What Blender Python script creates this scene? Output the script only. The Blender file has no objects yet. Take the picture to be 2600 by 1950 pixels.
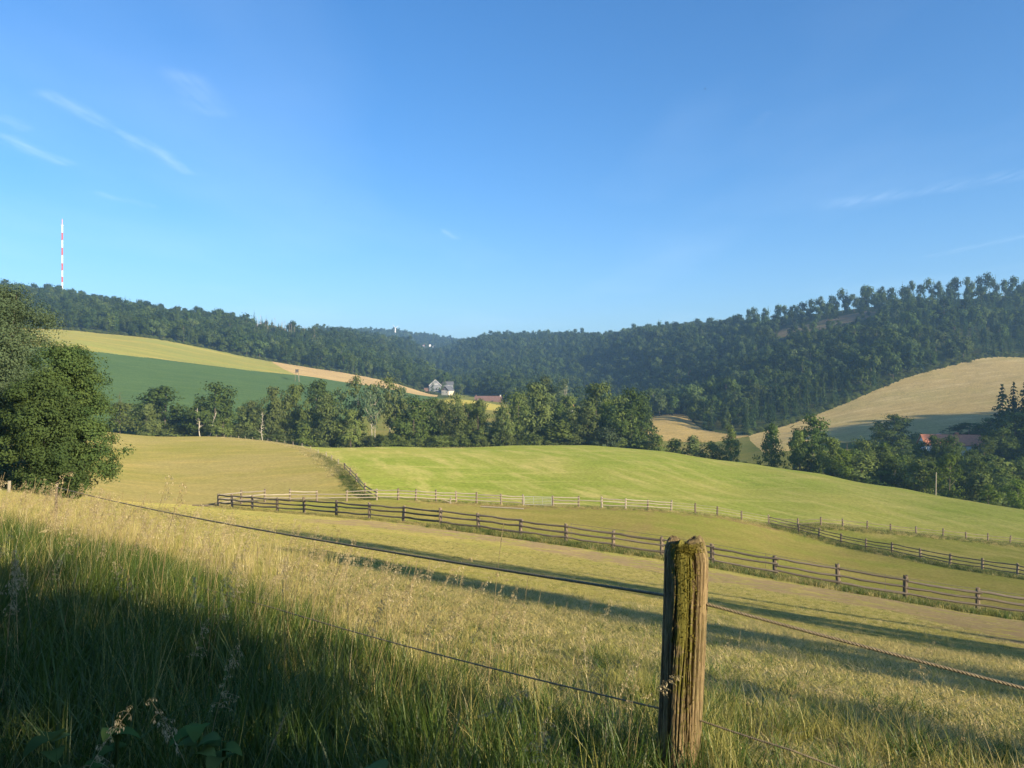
import bpy, math, random
import numpy as np
from mathutils import Vector, Matrix, Quaternion

# ------------------------------------------------------------------ camera, sky, sun, exposure
SC = bpy.context.scene
COL = SC.collection
F = 1927.0                       # focal length in photograph pixels (2600 wide); the camera looks level along +Y, eye at z = 0
cam_data = bpy.data.cameras.new('camera')
cam_data.sensor_width = 36.0
cam_data.lens = 36.0 * F / 2600.0
cam_data.clip_start = 0.05
cam_data.clip_end = 30000.0
cam = bpy.data.objects.new('camera', cam_data)
cam.rotation_euler = (math.radians(90), 0, 0)
COL.objects.link(cam)
SC.camera = cam

SUN_EL, SUN_AZ = math.radians(19.0), math.atan2(0.77, -0.64)     # azimuth clockwise from +Y
SUN = Vector((math.sin(SUN_AZ) * math.cos(SUN_EL), math.cos(SUN_AZ) * math.cos(SUN_EL), math.sin(SUN_EL)))
sun_data = bpy.data.lights.new('sun', 'SUN')
sun_data.energy = 4.9
sun_data.angle = math.radians(0.53)
sun_data.color = (1.0, 0.83, 0.56)
sun = bpy.data.objects.new('sun', sun_data)
sun.rotation_euler = SUN.to_track_quat('Z', 'Y').to_euler()
COL.objects.link(sun)

world = bpy.data.worlds.new('World')
SC.world = world
world.use_nodes = True
SKY_STRENGTH = 0.085
SC.view_settings.view_transform = 'Standard'
SC.view_settings.look = 'None'
SC.view_settings.gamma = 1.0
SC.view_settings.use_curve_mapping = False
SC.view_settings.exposure = 1.1
SC.cycles.use_denoising = True
try:
    SC.cycles.denoiser = 'OPENIMAGEDENOISE'
except Exception:
    pass
SC.cycles.max_bounces = 6
SC.cycles.diffuse_bounces = 3
SC.cycles.glossy_bounces = 2
SC.cycles.transmission_bounces = 3
SC.cycles.volume_bounces = 1
SC.cycles.transparent_max_bounces = 4
SC.cycles.caustics_reflective = False
SC.cycles.caustics_refractive = False

def build_world():
    nt = world.node_tree
    N, L = nt.nodes, nt.links
    N.clear()
    out = N.new('ShaderNodeOutputWorld')
    bg = N.new('ShaderNodeBackground')
    bg.inputs['Strength'].default_value = SKY_STRENGTH
    sky = N.new('ShaderNodeTexSky')
    sky.sky_type = 'NISHITA'
    sky.sun_disc = False
    sky.sun_elevation = SUN_EL
    sky.sun_rotation = SUN_AZ
    sky.altitude = 150
    sky.air_density = 1.0
    sky.dust_density = 1.0
    sky.ozone_density = 3.0
    hs = N.new('ShaderNodeHueSaturation')
    hs.inputs['Saturation'].default_value = SKY_SAT
    hs.inputs['Hue'].default_value = SKY_HUE
    L.new(sky.outputs[0], hs.inputs['Color'])
    gm = N.new('ShaderNodeMix'); gm.data_type = 'RGBA'; gm.blend_type = 'MULTIPLY'
    gm.inputs[0].default_value = 1.0
    L.new(hs.outputs[0], gm.inputs[6])
    gm.inputs[7].default_value = (*SKY_TINT, 1)
    # high thin cirrus: streaks on a plane far above, located by where the view direction meets that plane
    tc = N.new('ShaderNodeTexCoord')
    sp = N.new('ShaderNodeSeparateXYZ')
    L.new(tc.outputs['Generated'], sp.inputs[0])
    def math_(op, a, b=None, clamp=False):
        n = N.new('ShaderNodeMath'); n.operation = op; n.use_clamp = clamp
        for i, x in enumerate((a, b)):
            if x is None: continue
            if isinstance(x, (int, float)): n.inputs[i].default_value = x
            else: L.new(x, n.inputs[i])
        return n.outputs[0]
    def vmath(op, a, b=None, out=0):
        n = N.new('ShaderNodeVectorMath'); n.operation = op
        for i, x in enumerate((a, b)):
            if x is None: continue
            if isinstance(x, tuple): n.inputs[i].default_value = x
            else: L.new(x, n.inputs[i])
        return n.outputs[out]
    zc = math_('MAXIMUM', sp.outputs[2], 0.03)
    cx = math_('DIVIDE', sp.outputs[0], zc)
    cy = math_('DIVIDE', sp.outputs[1], zc)
    cb = N.new('ShaderNodeCombineXYZ')
    L.new(cx, cb.inputs[0]); L.new(cy, cb.inputs[1])
    P = cb.outputs[0]
    nz = N.new('ShaderNodeTexNoise'); nz.inputs['Scale'].default_value = 3.0; nz.inputs['Detail'].default_value = 5
    L.new(P, nz.inputs['Vector'])
    warp = vmath('SCALE', vmath('SUBTRACT', nz.outputs['Color'], (0.5, 0.5, 0.5)))
    warp.node.inputs['Scale'].default_value = 0.11
    Pw = vmath('ADD', P, warp)
    mp = N.new('ShaderNodeMapping'); mp.inputs['Scale'].default_value = (16, 3.5, 1)
    L.new(P, mp.inputs['Vector'])
    wisp = N.new('ShaderNodeTexNoise'); wisp.inputs['Scale'].default_value = 1.0; wisp.inputs['Detail'].default_value = 6
    L.new(mp.outputs[0], wisp.inputs['Vector'])
    wr = N.new('ShaderNodeMapRange'); wr.inputs[1].default_value = 0.34; wr.inputs[2].default_value = 0.8
    L.new(wisp.outputs[0], wr.inputs[0])
    total = None
    for (a, b, w, amt) in CIRRUS:
        d = (b[0]-a[0], b[1]-a[1], 0.0); l2 = d[0]**2 + d[1]**2
        pa = vmath('SUBTRACT', Pw, (a[0], a[1], 0))
        t = math_('DIVIDE', vmath('DOT_PRODUCT', pa, d, 1), l2)
        tcl = math_('MINIMUM', math_('MAXIMUM', t, 0.0), 1.0)
        sc = N.new('ShaderNodeVectorMath'); sc.operation = 'SCALE'
        sc.inputs[0].default_value = d; L.new(tcl, sc.inputs['Scale'])
        dist = vmath('LENGTH', vmath('SUBTRACT', pa, sc.outputs[0]), None, 1)
        fall = N.new('ShaderNodeMapRange'); fall.interpolation_type = 'SMOOTHSTEP'
        fall.inputs[1].default_value = w; fall.inputs[2].default_value = 0.0
        fall.inputs[3].default_value = 0.0; fall.inputs[4].default_value = amt
        L.new(dist, fall.inputs[0])
        s = math_('MULTIPLY', fall.outputs[0], wr.outputs[0])
        total = s if total is None else math_('ADD', total, s)
    # faint veil of cirrus all round
    mp2 = N.new('ShaderNodeMapping'); mp2.inputs['Scale'].default_value = (0.5, 0.22, 1); mp2.inputs['Rotation'].default_value = (0, 0, 0.35)
    L.new(P, mp2.inputs['Vector'])
    veil = N.new('ShaderNodeTexNoise'); veil.inputs['Scale'].default_value = 1.0; veil.inputs['Detail'].default_value = 4
    L.new(mp2.outputs[0], veil.inputs['Vector'])
    vr = N.new('ShaderNodeMapRange'); vr.inputs[1].default_value = 0.5; vr.inputs[2].default_value = 0.85; vr.inputs[4].default_value = 0.13
    L.new(veil.outputs[0], vr.inputs[0])
    total = math_('ADD', total, vr.outputs[0], True)
    mx = N.new('ShaderNodeMix'); mx.data_type = 'RGBA'
    L.new(total, mx.inputs[0]); L.new(gm.outputs[2], mx.inputs[6])
    mx.inputs[7].default_value = (*CIRRUS_COL, 1)
    L.new(mx.outputs[2], bg.inputs['Color'])
    L.new(bg.outputs[0], out.inputs['Surface'])

SKY_SAT, SKY_HUE, SKY_TINT = 1.24, 0.5, (0.99, 1.09, 1.23)
CIRRUS_COL = (7.5, 8.6, 9.6)
def sky_at(u, v):                # plane coordinates of a piece of cirrus
    return ((u-1300)/(975-v), F/(975-v))
CIRRUS = [(sky_at(130, 240), sky_at(478, 436), 0.085, 0.2), (sky_at(12, 346), sky_at(150, 412), 0.09, 0.24),
          (sky_at(470, 195), sky_at(540, 280), 0.11, 0.13), (sky_at(0, 303), sky_at(30, 318), 0.08, 0.2),
          (sky_at(2370, 650), sky_at(2660, 585), 0.10, 0.17), (sky_at(2150, 515), sky_at(2700, 425), 0.2, 0.12),
          (sky_at(1120, 583), sky_at(1158, 606), 0.05, 0.18), (sky_at(250, 490), sky_at(380, 522), 0.08, 0.12),
          (sky_at(1900, 325), sky_at(1940, 290), 0.04, 0.05)]
build_world()

# ------------------------------------------------------------------ small helpers
def tag(o, label=None, cat=None, group=None, kind=None):
    if label: o['label'] = label
    if cat: o['category'] = cat
    if group: o['group'] = group
    if kind: o['kind'] = kind
    return o

def link(name, me, mat=None, parent=None):
    o = bpy.data.objects.new(name, me)
    COL.objects.link(o)
    if mat is not None and me is not None and len(me.materials) == 0:
        me.materials.append(mat)
    if parent is not None: o.parent = parent
    return o

def empty(name, loc=(0, 0, 0), rz=0.0):
    o = bpy.data.objects.new(name, None)
    o.empty_display_size = 0.2
    o.location = loc; o.rotation_euler = (0, 0, rz)
    COL.objects.link(o)
    return o

def mesh(name, V, Fq, mat=None, smooth=False, attrs=None, uniform=None):
    """V (n,3) array; Fq: list of faces, or an (m,k) int array when all faces have k corners."""
    me = bpy.data.meshes.new(name)
    V = np.asarray(V, dtype=np.float32)
    if isinstance(Fq, np.ndarray):
        k = Fq.shape[1]
        me.vertices.add(len(V)); me.vertices.foreach_set('co', V.ravel())
        me.loops.add(Fq.size); me.loops.foreach_set('vertex_index', Fq.astype(np.int32).ravel())
        me.polygons.add(len(Fq))
        me.polygons.foreach_set('loop_start', np.arange(0, Fq.size, k, dtype=np.int32))
        me.polygons.foreach_set('loop_total', np.full(len(Fq), k, dtype=np.int32))
        me.update(calc_edges=True)
    else:
        me.from_pydata([tuple(map(float, v)) for v in V], [], Fq)
        me.update()
    if smooth:
        me.polygons.foreach_set('use_smooth', np.ones(len(me.polygons), dtype=bool))
    for key, (dom, typ, arr) in (attrs or {}).items():
        a = me.attributes.new(key, typ, dom)
        a.data.foreach_set('vector' if typ == 'FLOAT_VECTOR' else 'value', np.asarray(arr, dtype=np.float32).ravel())
    if mat is not None: me.materials.append(mat)
    return me

class MB:
    """collects boxes, tubes and prisms into one mesh"""
    def __init__(s): s.v = []; s.f = []
    def add(s, V, Fs):
        n = len(s.v); s.v += [tuple(map(float, p)) for p in V]; s.f += [tuple(i+n for i in f) for f in Fs]; return s
    def box(s, c, d, rz=0.0, top=1.0):
        cx, cy, cz = c; dx, dy, dz = (x/2 for x in d)
        V = []
        for z, k in ((-dz, 1.0), (dz, top)):
            for x, y in ((-dx, -dy), (dx, -dy), (dx, dy), (-dx, dy)):
                x, y = x*k, y*k
                V.append((cx + x*math.cos(rz) - y*math.sin(rz), cy + x*math.sin(rz) + y*math.cos(rz), cz+z))
        return s.add(V, [(0, 3, 2, 1), (4, 5, 6, 7), (0, 1, 5, 4), (1, 2, 6, 5), (2, 3, 7, 6), (3, 0, 4, 7)])
    def tube(s, pts, rads, n=6, caps=True, phase=0.0):
        pts = [Vector(p) for p in pts]
        V, Fs = [], []
        ref = Vector((0.31, 0.2, 0.93))
        for i, p in enumerate(pts):
            a = pts[max(i-1, 0)]; b = pts[min(i+1, len(pts)-1)]
            t = (b-a).normalized()
            r0 = Vector((1, 0, 0)) if abs(t.z) > 0.9 else Vector((0, 0, 1))
            e1 = t.cross(r0).normalized(); e2 = t.cross(e1).normalized()
            r = rads[i] if hasattr(rads, '__len__') else rads
            for k in range(n):
                an = 2*math.pi*k/n + phase
                V.append(p + e1*(r*math.cos(an)) + e2*(r*math.sin(an)))
        for i in range(len(pts)-1):
            for k in range(n):
                a, b = i*n+k, i*n+(k+1) % n
                Fs.append((a, b, b+n, a+n))
        if caps:
            Fs.append(tuple(reversed(range(n)))); Fs.append(tuple((len(pts)-1)*n+k for k in range(n)))
        return s.add(V, Fs)
    def mesh(s, name, mat=None, smooth=False): return mesh(name, np.array(s.v), s.f, mat, smooth)
    def build(s, name, mat=None, parent=None, smooth=False): return link(name, s.mesh(name, mat, smooth), None, parent)

# ------------------------------------------------------------------ materials
def new_mat(name):
    m = bpy.data.materials.new(name); m.use_nodes = True
    nt = m.node_tree; nt.nodes.clear()
    return m, nt.nodes, nt.links

def noise(N, L, vec, scale, detail=4, rough=0.55, mscale=None, rot=0.0):
    if mscale is not None:
        mp = N.new('ShaderNodeMapping'); mp.inputs['Scale'].default_value = mscale
        mp.inputs['Rotation'].default_value = (0, 0, rot)
        # rotate first, then stretch
        mp.vector_type = 'TEXTURE' if False else 'POINT'
        if rot:
            r = N.new('ShaderNodeVectorRotate'); r.rotation_type = 'Z_AXIS'; r.inputs['Angle'].default_value = -rot
            L.new(vec, r.inputs['Vector']); vec = r.outputs[0]
            mp.inputs['Rotation'].default_value = (0, 0, 0)
        L.new(vec, mp.inputs['Vector']); vec = mp.outputs[0]
    n = N.new('ShaderNodeTexNoise'); n.inputs['Scale'].default_value = scale
    n.inputs['Detail'].default_value = detail; n.inputs['Roughness'].default_value = rough
    L.new(vec, n.inputs['Vector'])
    return n.outputs[0]

def ramp01(N, L, x, lo, hi, a=0.0, b=1.0):
    r = N.new('ShaderNodeMapRange'); r.inputs[1].default_value = lo; r.inputs[2].default_value = hi
    r.inputs[3].default_value = a; r.inputs[4].default_value = b
    L.new(x, r.inputs[0]); return r.outputs[0]

def mixc(N, L, fac, a, b, blend='MIX'):
    m = N.new('ShaderNodeMix'); m.data_type = 'RGBA'; m.blend_type = blend
    for i, x in ((0, fac), (6, a), (7, b)):
        if isinstance(x, (int, float)): m.inputs[i].default_value = x
        elif isinstance(x, tuple): m.inputs[i].default_value = (*x[:3], 1)
        else: L.new(x, m.inputs[i])
    return m.outputs[2]

def field_mat(name, base, alt, patch, streak=None, fine=(1.2, 0.35), patch_scale=0.03, bump=0.35, bump_scale=4.0,
              dirt=None, rows=None):
    """ground cover: base / alt mixed by medium noise, patches of a third colour, optional streaks (colour, angle, across, along, lo, hi)"""
    m, N, L = new_mat(name)
    out = N.new('ShaderNodeOutputMaterial'); bs = N.new('ShaderNodeBsdfDiffuse')
    bs.inputs['Roughness'].default_value = 0.8
    geo = N.new('ShaderNodeNewGeometry'); P = geo.outputs['Position']
    n1 = noise(N, L, P, fine[1], 6, 0.65)
    c = mixc(N, L, ramp01(N, L, n1, 0.35, 0.65), base, alt)
    n2 = noise(N, L, P, patch_scale, 5, 0.6)
    c = mixc(N, L, ramp01(N, L, n2, 0.45, 0.66), c, patch)
    for st in (streak or []):
        col, ang, across, along, lo, hi = st
        s = noise(N, L, P, 1.0, 4, 0.6, (across, along, 0.3*across), ang)
        c = mixc(N, L, ramp01(N, L, s, lo, hi), c, col)
    if rows is not None:                              # lines that follow the field's own edge (mowing rows, drill rows, tramlines)
        rcol, rscale, lo, hi, amt = rows
        ra = N.new('ShaderNodeAttribute'); ra.attribute_name = 'row'
        cbx = N.new('ShaderNodeCombineXYZ'); mu_ = N.new('ShaderNodeMath'); mu_.operation = 'MULTIPLY'; mu_.inputs[1].default_value = rscale
        L.new(ra.outputs['Fac'], mu_.inputs[0]); L.new(mu_.outputs[0], cbx.inputs[0])
        vs_ = N.new('ShaderNodeVectorMath'); vs_.operation = 'SCALE'; vs_.inputs['Scale'].default_value = 0.05; L.new(P, vs_.inputs[0])
        va_ = N.new('ShaderNodeVectorMath'); va_.operation = 'ADD'; L.new(vs_.outputs[0], va_.inputs[0]); L.new(cbx.outputs[0], va_.inputs[1])
        rn = noise(N, L, va_.outputs[0], 1.0, 3, 0.6)
        fo = N.new('ShaderNodeMath'); fo.operation = 'MULTIPLY'
        L.new(ramp01(N, L, rn, lo, hi, 0, amt), fo.inputs[0]); L.new(ramp01(N, L, ra.outputs['Fac'], 10, 170, 1.0, 0.3), fo.inputs[1])
        c = mixc(N, L, fo.outputs[0], c, rcol)
    n3 = noise(N, L, P, fine[0]*2.2, 5, 0.7)
    v = ramp01(N, L, n3, 0.28, 0.72, 0.62, 1.38)
    hv = N.new('ShaderNodeHueSaturation'); L.new(v, hv.inputs['Value']); L.new(c, hv.inputs['Color']); c = hv.outputs[0]
    if dirt is not None:
        at = N.new('ShaderNodeAttribute'); at.attribute_name = 'dirt'
        nd = noise(N, L, P, 0.9, 5, 0.7)
        add = N.new('ShaderNodeMath'); add.operation = 'ADD'
        L.new(at.outputs['Fac'], add.inputs[0]); L.new(ramp01(N, L, nd, 0.3, 0.7, -0.62, 0.55), add.inputs[1])
        fac = ramp01(N, L, add.outputs[0], 0.38, 0.62)
        nd2 = noise(N, L, P, 3.0, 4, 0.7)
        dc = mixc(N, L, ramp01(N, L, nd2, 0.35, 0.65), dirt, tuple(x*0.62 for x in dirt))
        mul = N.new('ShaderNodeMath'); mul.operation = 'MULTIPLY'; L.new(fac, mul.inputs[0]); mul.inputs[1].default_value = 0.72
        c = mixc(N, L, mul.outputs[0], c, dc)
    L.new(c, bs.inputs['Color'])
    if bump:
        bp = N.new('ShaderNodeBump'); bp.inputs['Strength'].default_value = bump; bp.inputs['Distance'].default_value = 0.12
        nb = noise(N, L, P, bump_scale, 6, 0.75)
        L.new(nb, bp.inputs['Height']); L.new(bp.outputs[0], bs.inputs['Normal'])
    L.new(bs.outputs[0], out.inputs['Surface'])
    return m

def leaf_mat(name, dark, light, warm, transl=0.28, var=0.25):
    m, N, L = new_mat(name)
    out = N.new('ShaderNodeOutputMaterial')
    at = N.new('ShaderNodeAttribute'); at.attribute_name = 'tone'
    c = mixc(N, L, at.outputs['Fac'], dark, light)
    oi = N.new('ShaderNodeObjectInfo')
    c = mixc(N, L, ramp01(N, L, oi.outputs['Random'], 0.0, 1.0, 0.0, 0.75), c, warm)
    hv = N.new('ShaderNodeHueSaturation')
    w = N.new('ShaderNodeTexWhiteNoise'); w.noise_dimensions = '1D'; L.new(oi.outputs['Random'], w.inputs['W'])
    L.new(ramp01(N, L, w.outputs[0], 0, 1, 1-var, 1+var), hv.inputs['Value'])
    L.new(c, hv.inputs['Color']); c = hv.outputs[0]
    d = N.new('ShaderNodeBsdfDiffuse'); L.new(c, d.inputs['Color'])
    t = N.new('ShaderNodeBsdfTranslucent')
    tc = mixc(N, L, 0.5, c, (0.16, 0.2, 0.02), 'ADD')
    L.new(c, t.inputs['Color'])
    mx = N.new('ShaderNodeMixShader'); mx.inputs[0].default_value = transl
    L.new(d.outputs[0], mx.inputs[1]); L.new(t.outputs[0], mx.inputs[2])
    L.new(mx.outputs[0], out.inputs['Surface'])
    return m

def plain_mat(name, col, rough=0.8, var=0.0, noise_amt=0.25, nscale=6.0, stretch=None, metallic=0.0, bump=0.0):
    m, N, L = new_mat(name)
    out = N.new('ShaderNodeOutputMaterial'); b = N.new('ShaderNodeBsdfPrincipled')
    b.inputs['Roughness'].default_value = rough; b.inputs['Metallic'].default_value = metallic
    tc = N.new('ShaderNodeTexCoord')
    n = noise(N, L, tc.outputs['Object'], nscale, 5, 0.65, stretch)
    v = ramp01(N, L, n, 0.3, 0.7, 1-noise_amt, 1+noise_amt)
    hv = N.new('ShaderNodeHueSaturation'); hv.inputs['Color'].default_value = (*col, 1)
    if var:
        oi = N.new('ShaderNodeObjectInfo')
        mu = N.new('ShaderNodeMath'); mu.operation = 'MULTIPLY'
        L.new(v, mu.inputs[0]); L.new(ramp01(N, L, oi.outputs['Random'], 0, 1, 1-var, 1+var), mu.inputs[1]); v = mu.outputs[0]
    L.new(v, hv.inputs['Value']); L.new(hv.outputs[0], b.inputs['Base Color'])
    if bump:
        bp = N.new('ShaderNodeBump'); bp.inputs['Strength'].default_value = bump; bp.inputs['Distance'].default_value = 0.01
        L.new(n, bp.inputs['Height']); L.new(bp.outputs[0], b.inputs['Normal'])
    L.new(b.outputs[0], out.inputs['Surface'])
    return m
# ------------------------------------------------------------------ the lie of the land
def plane_z(x, y): return -1.0 - 0.128*x - 0.197*y
CP = []                                             # (x, y, z) control points
def cp(u, v, Y): CP.append(((u-1300)/F*Y, Y, (975-v)/F*Y))
for x, y in ((0, 4), (3, 2.8), (-3, 5), (-7, 12), (5, 10), (0, 10), (-5, 20), (2, 20), (12, 20), (-15, 35), (0, 34), (15, 33),
             (-8, 4), (8, 3), (-14, 20), (-30, 30)):
    CP.append((x, y, plane_z(x, y)))
CP += [(0, 0, -1.58), (0.7, 3.1, -1.62), (-3, 1, -1.35), (-1.5, -2, -1.4), (3, -2, -1.9), (0, -8, -0.4), (-10, -4, 0.6), (12, -8, -1.4), (20, 2, -4.0), (28, 6, -5.9)]
# post-and-rail fence below the camera
FENCE_A = [(555, 1287, 72), (589, 1292, 70), (640, 1296, 68), (704, 1300, 66), (773, 1305, 64), (854, 1314, 60.5), (938, 1319, 58), (1024, 1327, 56),
           (1119, 1338, 53.5), (1215, 1350, 51.8), (1322, 1366, 50), (1437, 1382, 48.6), (1556, 1398, 47.4), (1681, 1413, 46.2),
           (1808, 1438, 45), (1968, 1467, 43.6), (2129, 1497, 42.4), (2298, 1523, 41.2), (2483, 1556, 40), (2690, 1590, 38.8)]
# pale fence on the far side of the paddock, with the gate
FENCE_B = [(555, 1287, 72), (612, 1279, 76), (672, 1277, 80), (736, 1275, 82), (805, 1275, 84), (880, 1273, 86), (956, 1271, 87), (1011, 1271, 88), (1056, 1271, 88.6),
           (1107, 1274, 89.2), (1158, 1275, 89.8), (1210, 1278, 90), (1272, 1280, 90.4), (1328, 1284, 90.6), (1404, 1287, 91),
           (1469, 1289, 91.5), (1528, 1290, 92), (1588, 1292, 92.6), (1645, 1295, 93.3), (1704, 1300, 94), (1765, 1305, 95),
           (1821, 1310, 96), (1883, 1317, 97), (1952, 1325, 98), (2026, 1329, 99.5), (2084, 1334, 101), (2140, 1339, 102.5), (2202, 1345, 104),
           (2261, 1350, 105.5), (2326, 1357, 107), (2395, 1365, 109), (2453, 1370, 110.5), (2508, 1375, 112), (2565, 1381, 113.5), (2640, 1388, 115)]
FENCE_C = [(1952, 1325, 98), (2028, 1353, 96), (2079, 1368, 94), (2135, 1382, 92), (2198, 1393, 88.5), (2265, 1406, 85), (2337, 1422, 81), (2412, 1438, 77), (2494, 1452, 73.5),
           (2583, 1465, 70), (2690, 1483, 66.5)]
FENCE_D = [(956, 1271, 87), (927, 1248, 93), (905, 1226, 102), (889, 1206, 111), (875, 1192, 122), (859, 1181, 133), (842, 1170, 145), (828, 1159, 155), (808, 1150, 166),
           (789, 1142, 180), (767, 1137, 195), (744, 1131, 210), (723, 1127, 222), (703, 1124, 232), (680, 1122, 240), (660, 1120, 246), (641, 1117.5, 252), (623, 1116, 257),
           (606, 1115, 262), (587, 1114, 266), (570, 1113, 270), (550, 1112, 274), (529, 1111, 277)]
for t in (FENCE_A[::3] + FENCE_B[1::4] + FENCE_C[1::2] + FENCE_D[2::4]): cp(*t)
for t in [(1450, 1330, 68), (1800, 1372, 64), (1000, 1295, 70),
          # bright mown meadow and its crest
          (800, 1136, 212), (1000, 1134, 225), (1300, 1131, 235), (1500, 1131, 240), (1700, 1149, 240), (1900, 1177, 233), (2100, 1207, 220), (2300, 1243, 203), (2450, 1271, 187), (2600, 1294, 172),
          (1300, 1185, 150), (1900, 1245, 150), (2300, 1300, 140),
          # left pasture
          (480, 1278, 76), (700, 1230, 105), (400, 1215, 120), (300, 1150, 175), (270, 1096, 238), (500, 1108, 250), (150, 1100, 200), (60, 1180, 100), (0, 1090, 215),
          # valley floor behind the crest
          (300, 1110, 285), (500, 1118, 300), (700, 1136, 290), (900, 1138, 290), (1100, 1138, 290), (1300, 1138, 290), (1500, 1140, 290), (1700, 1172, 290), (1900, 1196, 285), (2050, 1204, 275),
          (2200, 1245, 245), (2400, 1285, 228), (2600, 1300, 215), (2300, 1180, 275), (2410, 1148, 300), (2600, 1180, 275),
          (600, 1100, 360), (900, 1100, 380), (1300, 1100, 380), (1600, 1115, 380), (1000, 1052, 470), (1300, 1052, 520), (1450, 1062, 520),
          # green crop, wheat and stubble on the left hill
          (100, 1050, 380), (300, 1042, 400), (480, 1042, 420), (640, 1000, 500), (860, 1030, 500), (180, 886, 560), (400, 912, 590), (550, 930, 610), (700, 947, 640), (800, 958, 660), (950, 980, 680), (1100, 1007, 690),
          (110, 835, 700), (250, 846, 710), (390, 860, 720), (500, 880, 740), (600, 900, 750), (690, 918, 760), (800, 935, 770), (900, 950, 780), (1000, 972, 790), (1095, 1000, 800),
          (0, 890, 560), (0, 832, 700), (-200, 880, 560), (-250, 820, 720), (1180, 1022, 560), (1230, 1018, 690), (1150, 1000, 820),
          # left ridge under the wood
          (-300, 740, 1000), (0, 760, 1000), (160, 772, 1000), (400, 815, 1000), (560, 832, 1000), (700, 862, 1000), (850, 886, 1010), (950, 912, 1030), (1040, 948, 1020), (1090, 968, 1000),
          # head of the valley
          (1120, 985, 1000), (1250, 985, 950), (1100, 962, 1300), (1350, 1000, 850),
          # far hill
          (850, 850, 2400), (930, 851, 2450), (1004, 857, 2500), (1100, 866, 2600), (1170, 874, 2700), (1000, 905, 1950), (1070, 915, 1900), (1300, 890, 2600), (1500, 895, 2600),
          # dark flank in the middle, facing left
          (1880, 1100, 445), (1800, 1040, 600), (1700, 1030, 740), (1600, 1020, 850), (1500, 1008, 950), (1900, 985, 640), (1900, 900, 800), (1800, 900, 900), (1700, 885, 1000), (1600, 890, 1100), (1500, 925, 1150),
          (1400, 960, 1100), (1450, 874, 1450), (1300, 882, 1500), (1200, 890, 1550), (1300, 935, 1250), (1580, 868, 1350), (1700, 852, 1200),
          (1700, 1056, 520), (1660, 1105, 430), (1800, 1100, 450),
          # right hill: wood and tan field
          (1900, 845, 960), (2000, 825, 910), (2100, 808, 885), (2210, 787, 865), (2400, 768, 850), (2600, 768, 850), (2800, 770, 850),
          (2000, 1076, 470), (2130, 1030, 510), (2300, 960, 570), (2450, 918, 620), (2500, 908, 632), (2600, 906, 645), (2800, 900, 660),
          (2087, 1077, 450), (2300, 1060, 440), (2530, 1041, 448), (2600, 1000, 505), (2000, 1130, 345), (2200, 1120, 345), (2600, 1110, 345)]:
    cp(*t)
# out of the frame: the ridge towards the sun, the slope behind, the country beyond
CP += [(325, 160, 34), (345, 215, 50), (400, 260, 54), (470, 300, 48), (520, 330, 38), (620, 380, 30), (480, 180, 54), (300, 40, -6), (250, 110, -12), (200, 150, -26), (280, 260, -14), (420, 400, 2),
       (120, 60, -24), (160, 100, -29), (150, -60, -12), (60, -60, 3), (0, -40, 5), (-60, 0, 6), (-60, -60, 16), (0, -150, 24), (-200, -100, 40), (-150, 60, 6), (-260, 200, 2),
       (-420, 400, 2), (-600, 300, 25), (-700, 700, 80), (300, -200, 10), (700, 600, 60), (800, 200, 60),
       (-640, 1500, 105), (-200, 1500, 70), (700, 1300, 90), (350, 1500, 80), (1300, 1300, 100), (1500, 0, 80), (-1500, 200, 90), (0, -1500, 90),
       (0, 4200, 120), (2600, 3200, 120), (-2600, 3200, 130), (4200, 0, 100), (-4200, 0, 110), (0, -4200, 100), (3000, -3000, 100), (-3000, -3000, 100), (2200, 1200, 110), (-2000, 1400, 120), (900, 2600, 130), (-700, 2600, 130)]
CPA = np.array(CP)
def warp(x, y):
    R = np.hypot(x, y) + 1e-9
    w = np.log1p(R/12.0)
    return x/R*w, y/R*w
def tps(r2): return 0.5*r2*np.log(r2 + 1e-12)
_wx, _wy = warp(CPA[:, 0], CPA[:, 1])
_g = CPA[:, 2] / (np.hypot(CPA[:, 0], CPA[:, 1]) + 15.0)
_n = len(CPA)
_A = np.zeros((_n+3, _n+3))
_A[:_n, :_n] = tps((_wx[:, None]-_wx[None])**2 + (_wy[:, None]-_wy[None])**2) + np.eye(_n)*6e-4
_A[:_n, _n] = 1; _A[:_n, _n+1] = _wx; _A[:_n, _n+2] = _wy
_A[_n:, :_n] = _A[:_n, _n:].T
_W = np.linalg.solve(_A, np.concatenate([_g, np.zeros(3)]))
def H(x, y):
    x = np.asarray(x, float); y = np.asarray(y, float); sh = np.broadcast(x, y).shape
    x, y = np.broadcast_to(x, sh).ravel(), np.broadcast_to(y, sh).ravel()
    out = np.empty(len(x))
    for i in range(0, len(x), 40000):
        a, b = x[i:i+40000], y[i:i+40000]
        wx, wy = warp(a, b)
        k = tps((wx[:, None]-_wx[None])**2 + (wy[:, None]-_wy[None])**2)
        g = k @ _W[:_n] + _W[_n] + _W[_n+1]*wx + _W[_n+2]*wy
        out[i:i+40000] = g * (np.hypot(a, b) + 15.0)
    return out.reshape(sh)
def h1(x, y): return float(H(np.array([x]), np.array([y]))[0])
def at(u, Y):                                        # a point of the ground at distance Y
    x = (u-1300)/F*Y
    return x, Y, h1(x, Y)
def ground_hits(uv, y0=2.0, y1=1600.0):              # where the lines of sight meet the ground
    Ys = np.geomspace(y0, y1, 700)
    res = []
    for u, v in uv:
        x = (u-1300)/F*Ys
        d = (975-v)/F*Ys - H(x, Ys)
        k = np.where((d[:-1] > 0) & (d[1:] <= 0))[0]
        if len(k) == 0: j, f = len(Ys)-2, 1.0
        else: j = k[0]; f = d[j]/(d[j]-d[j+1])
        Y = Ys[j]*(1-f) + Ys[j+1]*f
        res.append(((u-1300)/F*Y, Y))
    return res
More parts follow.
